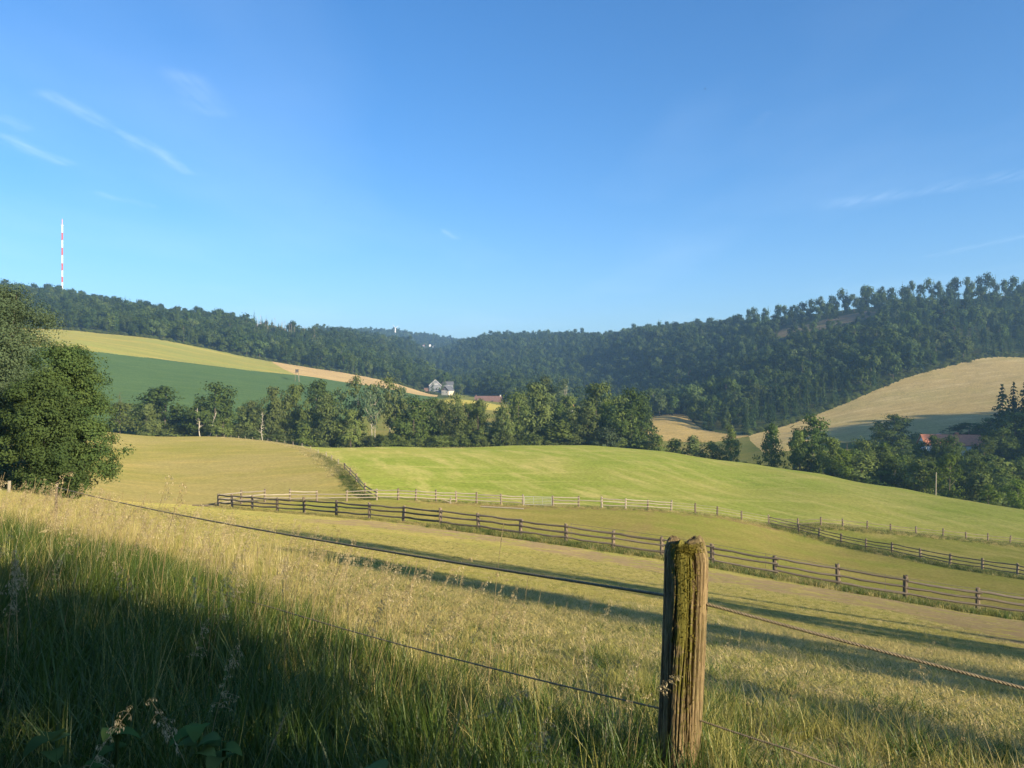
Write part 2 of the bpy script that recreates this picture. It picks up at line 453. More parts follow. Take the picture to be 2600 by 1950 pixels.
def xy(u, Y): return ((u-1300)/F*Y, Y)

# field outlines in plan
def poly_inside(poly, x, y):
    p = np.array(poly); inside = np.zeros(x.shape, bool)
    for i in range(len(p)):
        x1, y1 = p[i]; x2, y2 = p[(i+1) % len(p)]
        if y1 == y2: continue
        c = ((y1 > y) != (y2 > y)) & (x < (x2-x1)*(y-y1)/(y2-y1) + x1)
        inside ^= c
    return inside
def curve(pts, n=6):                                 # smooth a polyline (Catmull-Rom)
    p = [np.array(q, float) for q in pts]
    p = [2*p[0]-p[1]] + p + [2*p[-1]-p[-2]]
    out = []
    for i in range(1, len(p)-2):
        for k in range(n):
            t = k/n
            out.append(tuple(0.5*((2*p[i]) + (-p[i-1]+p[i+1])*t + (2*p[i-1]-5*p[i]+4*p[i+1]-p[i+2])*t*t + (-p[i-1]+3*p[i]-3*p[i+1]+p[i+2])*t**3)))
    out.append(tuple(p[-2]))
    return out
fA = [xy(u, Y) for u, v, Y in FENCE_A]; fB = [xy(u, Y) for u, v, Y in FENCE_B]
fC = [xy(u, Y) for u, v, Y in FENCE_C]; fD = [xy(u, Y) for u, v, Y in FENCE_D]
crest_far = [xy(529, 277), xy(600, 276), xy(700, 268), xy(1000, 268), xy(1300, 268), xy(1500, 268), xy(1700, 262), xy(1900, 252), xy(2100, 236), xy(2300, 217), xy(2450, 203), xy(2600, 190), xy(2900, 170)]
POLYS = {}
POLYS['mown_meadow'] = fD[::-1] + fB[7:] + [xy(2900, 122), xy(3000, 150)] + crest_far[::-1]
POLYS['left_pasture'] = [xy(455, 74)] + fB[:7] + fD[1:] + [xy(450, 280), xy(330, 275), xy(230, 255), xy(100, 240), xy(-200, 220), xy(-300, 60), xy(-100, 50), xy(200, 60)]
POLYS['paddock'] = fA + [xy(2690, 66.5)] + fC[::-1][1:] + fB[1:23][::-1]
POLYS['rough_strip'] = fB[23:] + [xy(2900, 122), xy(2900, 64)] + fC[::-1]
low = [xy(-300, 330), xy(0, 345), xy(250, 355), xy(520, 350), xy(700, 390), xy(900, 440), xy(1060, 560), xy(1130, 640)]
mid = curve(ground_hits([(-160, 872), (60, 879), (180, 886), (400, 911), (550, 930), (700, 947), (770, 954), (900, 974), (1000, 990), (1108, 1008)], 300), 4)
top = curve(ground_hits([(-160, 826), (110, 835), (250, 846), (390, 860), (500, 880), (600, 901), (650, 911), (690, 918)], 300), 4)
top2 = curve(ground_hits([(690, 918), (760, 929), (850, 943), (950, 961), (1050, 988), (1112, 1003)], 300), 4)
POLYS['crop_field'] = low + mid[::-1]
split = ground_hits([(690, 918), (715, 934), (742, 950)], 300)
k_mid = min(range(len(mid)), key=lambda i: math.dist(mid[i], split[-1]))
POLYS['wheat_field'] = mid[:k_mid+1] + split[::-1][1:] + top[::-1]
POLYS['stubble_field'] = mid[k_mid:] + top2[::-1] + split[1:-1]
POLYS['hay_field'] = curve(ground_hits([(1902, 1106), (1960, 1090), (2050, 1062), (2130, 1031), (2200, 1001), (2300, 960), (2400, 932), (2470, 914), (2520, 907), (2600, 907)], 300), 4) + \
    [xy(2900, 680), xy(2900, 380), xy(2600, 352), xy(2400, 352), xy(2250, 350), xy(2100, 348), xy(2000, 330), xy(1940, 335), xy(1905, 400)]
POLYS['small_hay_field'] = ground_hits([(1600, 1052), (1660, 1051), (1740, 1053), (1768, 1080), (1800, 1094), (1900, 1104)], 300) + [xy(1900, 425), xy(1800, 410), xy(1650, 405), xy(1580, 420)]
POLYS['roadside_field'] = [xy(1120, 560), xy(1180, 520), xy(1290, 530), xy(1300, 600), xy(1240, 640), xy(1150, 650)]
clear = ground_hits([(1985, 836), (2060, 822), (2110, 806), (2205, 790), (2240, 796), (2205, 808), (2120, 832), (2050, 846), (1960, 864)], 500)
POLYS['forest_clearing'] = clear
YOUNG = ground_hits([(1960, 850), (2050, 838), (2120, 824), (2215, 800), (2262, 790), (2275, 818), (2215, 850), (2120, 874), (2050, 886), (1950, 896)], 500)
POLYS['valley_meadow'] = [xy(-400, 60), xy(-300, 330), xy(0, 345), xy(250, 355), xy(520, 350), xy(700, 390), xy(900, 440), xy(1060, 560), xy(1130, 640), xy(1150, 820), xy(1300, 700), xy(1600, 480), xy(1905, 420), xy(2000, 350), xy(2900, 380), (420, 250), (300, 60), (300, -300), (-300, -300)]
WOOD_LEFT = top + top2[1:] + [xy(1150, 860), xy(1170, 1000), xy(1110, 1200), xy(900, 1130), xy(600, 1120), xy(300, 1120), xy(-150, 1120), xy(-200, 750)]
WOOD_RIGHT = curve(ground_hits([(1902, 1104), (1960, 1088), (2050, 1060), (2130, 1029), (2200, 999), (2300, 958), (2400, 930), (2470, 912), (2520, 905), (2600, 905)], 300), 3) + \
    [xy(2800, 660), xy(2800, 900), xy(2400, 950), xy(2100, 990), xy(1900, 1080), xy(1700, 1350), xy(1450, 1600), xy(1150, 1700), xy(1130, 1350), xy(1180, 1000), xy(1300, 780), xy(1450, 620), xy(1600, 530), xy(1660, 523), xy(1745, 520), xy(1775, 470)]
WOOD_FAR = [xy(780, 2000), xy(900, 1180), xy(1120, 1200), xy(1130, 1700), xy(1420, 1640), xy(1500, 2200), xy(1600, 2700), xy(1200, 2850), xy(900, 2650), xy(700, 2500)]

def seg_dist(pts, x, y):
    best = np.full(x.shape, 1e9)
    for (x1, y1), (x2, y2) in zip(pts[:-1], pts[1:]):
        dx, dy = x2-x1, y2-y1
        t = np.clip(((x-x1)*dx + (y-y1)*dy)/(dx*dx+dy*dy+1e-12), 0, 1)
        best = np.minimum(best, np.hypot(x-x1-t*dx, y-y1-t*dy))
    return best

_up = ground_hits([(780, 1318), (938, 1322), (1163, 1346), (1321, 1368), (1575, 1413), (1700, 1436), (1968, 1476), (2129, 1500), (2298, 1525), (2483, 1558), (2660, 1590)])
_dn = ground_hits([(780, 1326), (938, 1338), (1163, 1365), (1321, 1387), (1575, 1435), (1700, 1460), (1968, 1504), (2129, 1530), (2298, 1558), (2483, 1606), (2660, 1655)])
POLYS['dirt'] = _up + _dn[::-1]
def build_ground():
    az_f = np.radians(np.linspace(-37.5, 37.5, 600))
    az_c = np.radians(np.linspace(37.5, 322.5, 130)[1:-1])
    az = np.concatenate([az_f, az_c]); na = len(az)
    R = np.concatenate([np.geomspace(0.8, 15, 46)[:-1], np.geomspace(15, 80, 90)[:-1], np.geomspace(80, 950, 300)[:-1], np.geomspace(950, 7500, 46)])
    nr = len(R)
    X = R[:, None]*np.sin(az)[None]; Y = R[:, None]*np.cos(az)[None]
    # draw grid points that lie close to a field edge onto it
    edges = []
    for nme in ('paddock', 'rough_strip', 'mown_meadow', 'left_pasture', 'crop_field', 'wheat_field', 'stubble_field', 'hay_field', 'small_hay_field', 'roadside_field'):
        p = POLYS[nme]; edges += list(zip(p, p[1:]+p[:1]))
    inside_view = slice(0, 600)
    for (x1, y1), (x2, y2) in edges:
        L = math.hypot(x2-x1, y2-y1)
        m = max(2, int(L/ (0.004*max(40, math.hypot(x1, y1)))))
        for t in np.linspace(0, 1, m, endpoint=False):
            px, py = x1+(x2-x1)*t, y1+(y2-y1)*t
            r = math.hypot(px, py); a = math.atan2(px, py)
            if not (R[0] < r < R[-1] and abs(a) < math.radians(37)): continue
            j = int(round((a-az_f[0])/(az_f[1]-az_f[0]))); i = int(np.argmin(np.abs(R-r)))
            X[i, j] = px; Y[i, j] = py
    Z = H(X, Y)
    V = np.stack([X.ravel(), Y.ravel(), Z.ravel()], 1)
    i, j = np.meshgrid(np.arange(nr-1), np.arange(na), indexing='ij'); j2 = (j+1) % na
    Q = np.stack([i*na+j, (i+1)*na+j, (i+1)*na+j2, i*na+j2], -1).reshape(-1, 4)
    c = V[Q].mean(1)
    region = np.full(len(Q), 'woodland_floor', dtype=object)
    region[np.hypot(c[:, 0], c[:, 1]) < 420] = 'valley_meadow'
    for nme in ('valley_meadow', 'roadside_field', 'small_hay_field', 'hay_field', 'left_pasture', 'mown_meadow', 'paddock', 'rough_strip', 'crop_field', 'wheat_field', 'stubble_field', 'forest_clearing'):
        region[poly_inside(POLYS[nme], c[:, 0], c[:, 1])] = nme
    near = (np.hypot(c[:, 0], c[:, 1]) < 130) & (region == 'valley_meadow')
    region[near] = 'near_meadow'
    # worn strip on the camera side of the lower fence
    ed = POLYS['dirt']
    dirt = np.zeros(len(V)); c_ = np.where((V[:, 1] > 15) & (V[:, 1] < 80) & (np.abs(V[:, 0]) < 45))[0]
    ins = poly_inside(ed, V[c_, 0], V[c_, 1]); dd = seg_dist(ed + ed[:1], V[c_, 0], V[c_, 1])
    dirt[c_] = np.clip(0.5 + np.where(ins, dd, -dd)*0.30, 0, 0.66)
    row = np.zeros(len(V)); guide = {'mown_meadow': fD, 'crop_field': mid, 'wheat_field': mid, 'stubble_field': mid, 'hay_field': POLYS['hay_field'][:37]}
    row_of = {}
    for nme, g in guide.items():
        row_of[nme] = g
    gate = xy(1300, 87.5)
    d2 = np.clip(1.0 - np.hypot((V[:, 0]-gate[0])/7.0, (V[:, 1]-gate[1])/3.0)/1.6, 0, 1)
    strip = [(x, y-2.0) for x, y in fB[8:24]]
    d3 = np.clip(0.75 - seg_dist(strip, V[:, 0], V[:, 1])/4.0, 0, 1)
    dirt = np.maximum(dirt, np.maximum(d2, d3)*0.8*(V[:, 1] > 75))
    for nme in sorted(set(region)):
        sel = Q[region == nme]
        idx, inv = np.unique(sel, return_inverse=True)
        me = mesh(nme, V[idx], inv.reshape(-1, 4), GM[nme], True, {'dirt': ('POINT', 'FLOAT', dirt[idx]), 'row': ('POINT', 'FLOAT', seg_dist(row_of[nme], V[idx, 0], V[idx, 1]) if nme in row_of else np.zeros(len(idx)))})
        # smooth normals across region borders
        o = link(nme, me)
        tag(o, REGION_LABEL[nme], None, None, 'structure')
GM = {
 'near_meadow': field_mat('near_meadow', (0.46, 0.38, 0.13), (0.36, 0.325, 0.09), (0.33, 0.325, 0.085), fine=(2.4, 0.5), patch_scale=0.22, bump=0.9, bump_scale=7, dirt=(0.40, 0.28, 0.185)),
 'rough_strip': field_mat('rough_strip', (0.195, 0.20, 0.048), (0.15, 0.165, 0.038), (0.26, 0.23, 0.075), fine=(1.4, 0.2), patch_scale=0.12, bump=0.9, bump_scale=3),
 'paddock': field_mat('paddock', (0.27, 0.23, 0.072), (0.205, 0.195, 0.05), (0.19, 0.21, 0.042), streak=[((0.24, 0.19, 0.07), -0.25, 0.4, 0.06, 0.55, 0.75)], fine=(1.6, 0.2), patch_scale=0.07, bump=0.8, bump_scale=4, dirt=(0.24, 0.16, 0.085)),
 'mown_meadow': field_mat('mown_meadow', (0.195, 0.232, 0.046), (0.16, 0.20, 0.036), (0.235, 0.235, 0.062),
     streak=[((0.30, 0.285, 0.09), 0.5, 0.03, 0.22, 0.54, 0.80), ((0.34, 0.30, 0.10), 0.32, 0.045, 0.5, 0.62, 0.78)], rows=((0.36, 0.315, 0.12), 0.2, 0.48, 0.72, 0.8), fine=(0.8, 0.12), patch_scale=0.022, bump=0.6, bump_scale=2.0),
 'left_pasture': field_mat('left_pasture', (0.242, 0.205, 0.082), (0.205, 0.185, 0.066), (0.17, 0.17, 0.04), streak=[((0.29, 0.23, 0.08), 0.1, 0.08, 0.16, 0.5, 0.8)], fine=(0.9, 0.12), patch_scale=0.02, bump=0.6, bump_scale=2.0),
 'valley_meadow': field_mat('valley_meadow', (0.10, 0.12, 0.03), (0.14, 0.14, 0.04), (0.17, 0.15, 0.05), fine=(0.6, 0.1), bump=0.6, bump_scale=1.5),
 'crop_field': field_mat('crop_field', (0.050, 0.088, 0.034), (0.056, 0.098, 0.037), (0.045, 0.082, 0.032), streak=[((0.066, 0.108, 0.038), 0.12, 0.01, 0.25, 0.5, 0.75)], rows=((0.075, 0.115, 0.045), 0.22, 0.5, 0.7, 0.6), fine=(0.5, 0.06), patch_scale=0.012, bump=0.7, bump_scale=1.2),
 'wheat_field': field_mat('wheat_field', (0.20, 0.188, 0.052), (0.178, 0.178, 0.052), (0.16, 0.178, 0.05), streak=[((0.27, 0.225, 0.062), 0.1, 0.006, 0.07, 0.5, 0.68)], rows=((0.20, 0.22, 0.06), 0.12, 0.5, 0.66, 0.7), fine=(0.5, 0.05), patch_scale=0.01, bump=0.6, bump_scale=0.8),
 'stubble_field': field_mat('stubble_field', (0.33, 0.25, 0.125), (0.28, 0.205, 0.10), (0.36, 0.27, 0.13), streak=[((0.24, 0.17, 0.075), -0.4, 0.02, 0.2, 0.5, 0.7)], fine=(0.4, 0.08), patch_scale=0.02, bump=0.5, bump_scale=0.8),
 'hay_field': field_mat('hay_field', (0.385, 0.295, 0.125), (0.33, 0.255, 0.105), (0.31, 0.265, 0.10), streak=[((0.45, 0.35, 0.17), 0.35, 0.02, 0.2, 0.5, 0.7)], rows=((0.25, 0.205, 0.08), 0.15, 0.5, 0.7, 0.5), fine=(0.4, 0.07), patch_scale=0.012, bump=0.5, bump_scale=0.8),
 'small_hay_field': field_mat('small_hay_field', (0.31, 0.235, 0.09), (0.26, 0.20, 0.075), (0.30, 0.22, 0.085), streak=[((0.37, 0.275, 0.12), 0.6, 0.03, 0.3, 0.5, 0.7)], fine=(0.4, 0.07), patch_scale=0.02, bump=0.5, bump_scale=0.8),
 'roadside_field': field_mat('roadside_field', (0.33, 0.29, 0.07), (0.26, 0.25, 0.05), (0.30, 0.25, 0.07), fine=(0.4, 0.07), bump=0.4),
 'forest_clearing': field_mat('forest_clearing', (0.15, 0.115, 0.075), (0.09, 0.09, 0.045), (0.17, 0.135, 0.09), fine=(0.4, 0.1), patch_scale=0.04, bump=0.8, bump_scale=0.6),
 'woodland_floor': field_mat('woodland_floor', (0.045, 0.06, 0.02), (0.03, 0.05, 0.016), (0.06, 0.06, 0.025), fine=(0.3, 0.05), bump=0.8, bump_scale=0.3),
}
REGION_LABEL = {
 'near_meadow': 'dry grazed meadow sloping down from the rope fence', 'paddock': 'olive paddock between the two rail fences', 'mown_meadow': 'bright green mown meadow with straw-coloured streaks',
 'rough_strip': 'rough green grass strip between the two fences on the right', 'left_pasture': 'tan pasture dipping beside the large leafy trees', 'valley_meadow': 'shaded valley ground under the trees', 'crop_field': 'dark green crop field on the far slope',
 'wheat_field': 'ripe yellow wheat field below the wood', 'stubble_field': 'tan strip of stubble running down to the slate house', 'hay_field': 'large tan hay field on the opposite hill',
 'small_hay_field': 'small tan field at the foot of the dark wood', 'roadside_field': 'pale yellow field beside the long low building', 'forest_clearing': 'brown felled clearing on the wooded ridge',
 'woodland_floor': 'ground under the woods and hills'}
build_ground()
# ------------------------------------------------------------------ haze: the air of the whole valley
def build_haze():
    m, N, L = new_mat('haze')
    out = N.new('ShaderNodeOutputMaterial'); v = N.new('ShaderNodeVolumePrincipled')
    v.inputs['Color'].default_value = (0.34, 0.62, 1.0, 1)
    v.inputs['Density'].default_value = HAZE_DENSITY
    v.inputs['Anisotropy'].default_value = 0.1
    L.new(v.outputs[0], out.inputs['Volume'])
    b = MB(); z0, z1 = HAZE_Z
    b.box((0, 0, (z0+z1)/2), (16400, 16400, z1-z0))
    o = b.build('haze', m)
    tag(o, 'thin bluish evening haze filling the valley', None, None, 'stuff')
HAZE_DENSITY = 0.00019
HAZE_Z = (-90.0, 300.0)
build_haze()

# ------------------------------------------------------------------ trees: shapes made once, copied with obj.copy()
LEAF = {
 'dark': leaf_mat('leaves_dark', (0.055, 0.092, 0.026), (0.100, 0.152, 0.036), (0.10, 0.135, 0.038)),
 'mid': leaf_mat('leaves_mid', (0.090, 0.132, 0.034), (0.150, 0.196, 0.050), (0.138, 0.175, 0.050)),
 'olive': leaf_mat('leaves_olive', (0.090, 0.128, 0.042), (0.148, 0.186, 0.060), (0.128, 0.155, 0.052)),
 'pale': leaf_mat('leaves_pale', (0.080, 0.125, 0.066), (0.142, 0.192, 0.100), (0.112, 0.152, 0.076)),
 'bright': leaf_mat('leaves_bright', (0.075, 0.125, 0.018), (0.145, 0.205, 0.030), (0.12, 0.17, 0.03)),
 'spruce': leaf_mat('needles', (0.022, 0.048, 0.016), (0.048, 0.085, 0.026), (0.050, 0.078, 0.030), 0.1),
 'tip': leaf_mat('leaves_tip', (0.055, 0.100, 0.036), (0.130, 0.185, 0.056), (0.085, 0.13, 0.046)),
 'wood': leaf_mat('leaves_forest', (0.032, 0.060, 0.016), (0.066, 0.106, 0.026), (0.075, 0.102, 0.026), var=0.32),
 'woodlight': leaf_mat('leaves_forest_light', (0.050, 0.088, 0.030), (0.094, 0.142, 0.046), (0.10, 0.13, 0.045), var=0.3),
 'wooddark': leaf_mat('leaves_forest_dark', (0.024, 0.048, 0.018), (0.048, 0.082, 0.026), (0.05, 0.075, 0.024), var=0.3),
 'rust': leaf_mat('leaves_rust', (0.20, 0.08, 0.04), (0.28, 0.12, 0.06), (0.22, 0.10, 0.05)),
}
BARK = plain_mat('bark', (0.12, 0.10, 0.075), 0.9, 0.2, 0.35, 3.0)
PALE_BARK = plain_mat('pale_bark', (0.55, 0.50, 0.40), 0.9, 0.15, 0.3, 2.0)
DEAD_WOOD = plain_mat('dead_wood', (0.36, 0.30, 0.24), 0.9, 0.2, 0.3, 2.0)

def cards(rng, pos, nrm, size, tone, fold=0.25, slim=0.62):
    """leaf clumps: folded diamonds"""
    n = len(pos)
    nrm = nrm/np.linalg.norm(nrm, axis=1, keepdims=True)
    r = rng.normal(size=(n, 3)); t = r - (r*nrm).sum(1, keepdims=True)*nrm
    t /= np.linalg.norm(t, axis=1, keepdims=True); b = np.cross(nrm, t)
    s = size[:, None]
    A = pos - t*s*0.5; C = pos + t*s*0.5 - nrm*s*fold*0.4
    B = pos + b*s*slim*0.5 - nrm*s*fold*0.5 + t*s*0.05; D = pos - b*s*slim*0.5 - nrm*s*fold*0.5 + t*s*0.05
    V = np.stack([A, B, C, D], 1).reshape(-1, 3)
    q = np.arange(n*4).reshape(n, 4)
    Fq = np.concatenate([q[:, [0, 1, 2]], q[:, [0, 2, 3]]], 0)
    return V, Fq, np.repeat(tone, 4)

PROFILE = {   # radius over height of the crown, bottom to top (0..1)
 'round': [(0, .45), (.15, .85), (.4, 1.0), (.65, .93), (.85, .62), (1, .12)],
 'broad': [(0, .62), (.12, .92), (.35, 1.0), (.6, .95), (.85, .68), (1, .2)],
 'oval': [(0, .4), (.2, .78), (.45, 1.0), (.7, .86), (.9, .45), (1, .08)],
 'tall': [(0, .35), (.2, .6), (.5, .9), (.72, 1.0), (.9, .7), (1, .15)],
 'cone': [(0, .8), (.15, 1.0), (.4, .85), (.65, .6), (.85, .33), (1, .05)],
 'loose': [(0, .3), (.25, .7), (.5, 1.0), (.75, .9), (.92, .55), (1, .1)],
 'bush': [(0, .85), (.3, 1.0), (.6, .85), (.85, .55), (1, .15)],
}
def crown_arrays(rng, profile, base, height, rad, nclump, per, csize, leaf, squash=0.8, edge=0.55, lumps=0.22, lobes=0, rough=0.42):
    """clumps of leaf cards within an envelope of HEIGHT starting at BASE; returns arrays and the clump centres"""
    ph, pr = np.array(PROFILE[profile]).T
    t = rng.random(nclump)**0.85
    ang = rng.random(nclump)*2*np.pi
    env = np.interp(t, ph, pr)*rad
    ph1, ph2, ph3 = rng.random(3)*6.28
    env *= 1 + lumps*np.sin(2*ang + ph1 + 3*t) + lumps*0.7*np.sin(3*ang + ph2 - 5*t) + lumps*0.5*np.sin(9*t + ph3 + ang)
    rr = np.where(rng.random(nclump) < 0.72, rng.uniform(edge, 1.0, nclump), rng.random(nclump)**0.6*edge)
    c = np.stack([np.cos(ang)*env*rr, np.sin(ang)*env*rr, base + t*height], 1)
    if lobes:                                        # gather the clumps on a few big lobes
        lt = (np.arange(lobes)+rng.random(lobes))/lobes; la = rng.random(lobes)*2*np.pi + 2.4*np.arange(lobes)
        lr = np.interp(lt, ph, pr)*rad; lk = rng.uniform(0.45, 0.72, lobes)
        lrad = (0.36*rad + 0.12*height)*rng.uniform(0.65, 1.2, lobes)*np.interp(lt, [0, .2, .8, 1], [.8, 1, .9, .6])
        lc = np.stack([np.cos(la)*lr*lk, np.sin(la)*lr*lk, base+np.clip(lt*height, 0, None)], 1)
        li = rng.integers(0, lobes, nclump); dd = rng.normal(size=(nclump, 3)); dd /= np.linalg.norm(dd, axis=1, keepdims=True)
        dd[:, 2] = dd[:, 2]*0.85+0.15
        c = lc[li] + dd*(lrad[li]*rng.uniform(0.55, 1.0, nclump))[:, None]
        c[:, 2] = np.clip(c[:, 2], base-0.02*height, base+height*1.02)
    cr = csize*rng.uniform(0.6, 1.35, nclump)
    ci = np.repeat(np.arange(nclump), per)
    d = rng.normal(size=(nclump*per, 3)); d /= np.linalg.norm(d, axis=1, keepdims=True)
    d[:, 2] = d[:, 2]*0.9 + 0.12
    k = rng.random(len(d))**0.42
    pos = c[ci] + d*(cr[ci]*k)[:, None]*np.array([1, 1, squash])
    mid = np.array([0, 0, base + height*0.4])
    outw = pos - mid; outw /= np.linalg.norm(outw, axis=1, keepdims=True) + 1e-6
    if lobes:                                        # leaves face out of their lobe, so lobes read as lit and shaded
        lo_ = pos - lc[li][ci]; lo_ /= np.linalg.norm(lo_, axis=1, keepdims=True) + 1e-6; outw = 0.5*outw + 0.9*lo_
    nrm = 0.5*d + 0.6*outw + rough*rng.normal(size=d.shape) + np.array([0, 0, 0.18])
    size = leaf*rng.uniform(0.6, 1.4, len(d))
    tone = np.clip(0.5 + 0.26*rng.normal(size=nclump)[ci] + 0.16*rng.normal(size=len(d)), 0, 1)
    V, Fq, T = cards(rng, pos, nrm, size, tone)
    return V, Fq, T, c

def crown_mesh(name, rng, mat, *a, **k):
    V, Fq, T, c = crown_arrays(rng, *a, **k)
    return mesh(name, V, Fq, mat, False, {'tone': ('POINT', 'FLOAT', T)}), c

def trunk_mesh(name, rng, height, rad, clumps, mat, lean=0.03, nl=7, stems=1, sides=7):
    b = MB()
    for s in range(stems):
        a0 = rng.random()*6.28
        off = 0 if stems == 1 else rad*2.2
        sway = np.array([math.cos(a0), math.sin(a0)])*(lean*height*(1.0 if stems == 1 else 3.2))
        base = np.array([math.cos(a0)*off, math.sin(a0)*off, -0.5])
        pts = []
        for i in range(7):
            t = i/6
            pts.append(base + np.array([sway[0]*t*t + 0.02*height*math.sin(3*t+a0)*t, sway[1]*t*t, t*(height+0.5)]))
        b.tube(pts, [rad*(1.35-1.15*(i/6)**0.7) if i else rad*1.7 for i in range(7)], sides)
        pick = rng.choice(len(clumps), min(nl, len(clumps)), replace=False)
        for j in pick:
            e = clumps[j]
            z0 = max(height*0.18, min(e[2]-0.25*np.linalg.norm(e[:2])-0.1*height, height*0.9))
            f = min(1.0, max(0, (z0+0.5)/(height+0.5)))
            k = f*6; i0 = min(5, int(k)); p0 = pts[i0]*(1-(k-i0)) + pts[i0+1]*(k-i0)
            m = (p0+e)/2 + np.array([0, 0, -0.05*height]) + rng.normal(size=3)*0.02*height
            r0 = rad*(0.62-0.4*f)
            b.tube([p0, m, e], [r0, r0*0.6, r0*0.2], 5, caps=False)
    return b.mesh(name, mat, True)

def make_tree(name, seed, leaf, profile, size=(1.0, 1.0), base=0.12, nclump=70, per=40, csize=0.17, lsize=0.06, trunk_r=0.022, bark=None, stems=1, squash=0.8, nl=8, **k):
    """a unit tree (height 1, half-width 0.5) as (trunk mesh, crown mesh)"""
    rng = np.random.default_rng(seed)
    cm, c = crown_mesh(name+'_crown', rng, LEAF[leaf], profile, base+csize*0.3, 1.0-base-csize*0.75, 0.5-csize*0.55, nclump, per, csize, lsize, squash, **k)
    tm = trunk_mesh(name+'_trunk', rng, 0.86, trunk_r, c, bark or BARK, nl=nl, stems=stems)
    return tm, cm

def spruce_mesh(name, seed, leaf='spruce', layers=15, nb=9, droop=0.35, base=0.08, rad=0.5, gap=0.12):
    rng = np.random.default_rng(seed)
    P, NRM, S, T = [], [], [], []
    for i in range(layers):
        t = i/(layers-1)
        z = base + (1-base-0.02)*t
        r = rad*(1-t)**0.85*rng.uniform(0.78, 1.12) + 0.015
        n = max(4, int(nb*(1-0.5*t)))
        a0 = rng.random()*6.28
        for j in range(n):
            if rng.random() < gap: continue
            a = a0 + 6.28*j/n + rng.normal()*0.15
            rr = r*rng.uniform(0.75, 1.1); tone = np.clip(0.5+0.25*rng.normal(), 0, 1)
            m = max(2, int(5*rr/rad)+2)
            for k in range(m):
                f = (k+0.6)/m
                P.append((math.cos(a)*rr*f, math.sin(a)*rr*f, z - droop*rr*f*f + 0.03*f + rng.normal()*0.008))
                NRM.append((math.cos(a)*0.5+rng.normal()*0.35, math.sin(a)*0.5+rng.normal()*0.35, 0.8+rng.normal()*0.3))
                S.append(rng.uniform(0.6, 1.2)*(0.055+0.18*rr*(1-0.35*f)) ); T.append(tone)
    V, Fq, tt = cards(rng, np.array(P), np.array(NRM), np.array(S), np.array(T), 0.35, 0.7)
    return mesh(name, V, Fq, LEAF[leaf], False, {'tone': ('POINT', 'FLOAT', tt)})

def pole_mesh(name, r=0.02, seed=0, twigs=0, mat=None, bend=0.01):
    rng = np.random.default_rng(seed); b = MB()
    pts = [(bend*math.sin(i*1.7+seed), bend*math.cos(i*1.3+seed)*0.6, -0.04+1.04*i/6) for i in range(7)]
    b.tube(pts, [r*(1.15-0.95*i/6) for i in range(7)], 6)
    for k in range(twigs):
        t = rng.uniform(0.3, 0.97); a = rng.random()*6.28; l = rng.uniform(0.06, 0.24)*(1.25-t)
        i0 = int(t*6); p0 = np.array(pts[i0])*(1-(t*6-i0)) + np.array(pts[min(6, i0+1)])*(t*6-i0)
        e = p0 + np.array([math.cos(a)*l, math.sin(a)*l, l*rng.uniform(0.1, 1.0)])
        b.tube([p0, (p0+e)/2+np.array([0, 0, -0.01]), e], [r*0.42, r*0.28, r*0.1], 4, caps=False)
    return b.mesh(name, mat or DEAD_WOOD, True)

# middle-distance trees of the valley
T = {}
for i, (leaf, prof, kw) in enumerate([
    ('mid', 'round', dict(nclump=120, per=34, csize=0.11, lsize=0.05, lobes=10)),
    ('mid', 'oval', dict(nclump=120, per=34, csize=0.11, lsize=0.05, lobes=10)),
    ('mid', 'tall', dict(nclump=85, per=34, csize=0.12, lsize=0.047, base=0.2, lobes=10))]):
    T['mid%d' % i] = make_tree('mid', 100+i, leaf, prof, **kw)
for i, prof in enumerate(('broad', 'round', 'oval')):
    T['dark%d' % i] = make_tree('dark', 120+i, 'dark', prof, nclump=140, per=34, csize=0.11, lsize=0.045, base=0.03, lobes=11)
for i, prof in enumerate(('oval', 'round', 'cone')):
    T['olive%d' % i] = make_tree('olive', 140+i, 'olive', prof, nclump=120, per=34, csize=0.11, lsize=0.046, base=0.04, lobes=11)
for i in range(3):
    T['poplar%d' % i] = make_tree('poplar', 160+i, 'pale' if i == 1 else 'olive', 'loose', nclump=52, per=36, csize=0.115, lsize=0.044, base=0.26, bark=PALE_BARK, trunk_r=0.020, stems=1+i % 2, nl=9)
for i in range(2):
    T['bright%d' % i] = make_tree('bright', 180+i, 'bright', ('oval', 'round')[i], nclump=110, per=34, csize=0.11, lsize=0.046, base=0.03, lobes=9)
for i in range(2):
    T['cone%d' % i] = make_tree('cone', 200+i, 'mid' if i else 'dark', 'cone', nclump=90, per=34, csize=0.12, lsize=0.05, base=0.03)
for i in range(3):
    T['bush%d' % i] = make_tree('bush', 220+i, ('mid', 'olive', 'pale')[i], 'bush', nclump=48, per=34, csize=0.2, lsize=0.075, base=0.0, trunk_r=0.02, nl=5)
T['twiggy'] = (pole_mesh('twiggy_trunk', 0.009, 5, 60, BARK), crown_mesh('twiggy_crown', np.random.default_rng(9), LEAF['olive'], 'bush', 0.1, 0.6, 0.42, 42, 16, 0.16, 0.055)[0])
T['deadleaf'] = (pole_mesh('bare_trunk', 0.018, 3, 30, PALE_BARK, 0.03), crown_mesh('bare_crown', np.random.default_rng(10), LEAF['olive'], 'loose', 0.25, 0.6, 0.3, 16, 14, 0.12, 0.05)[0])
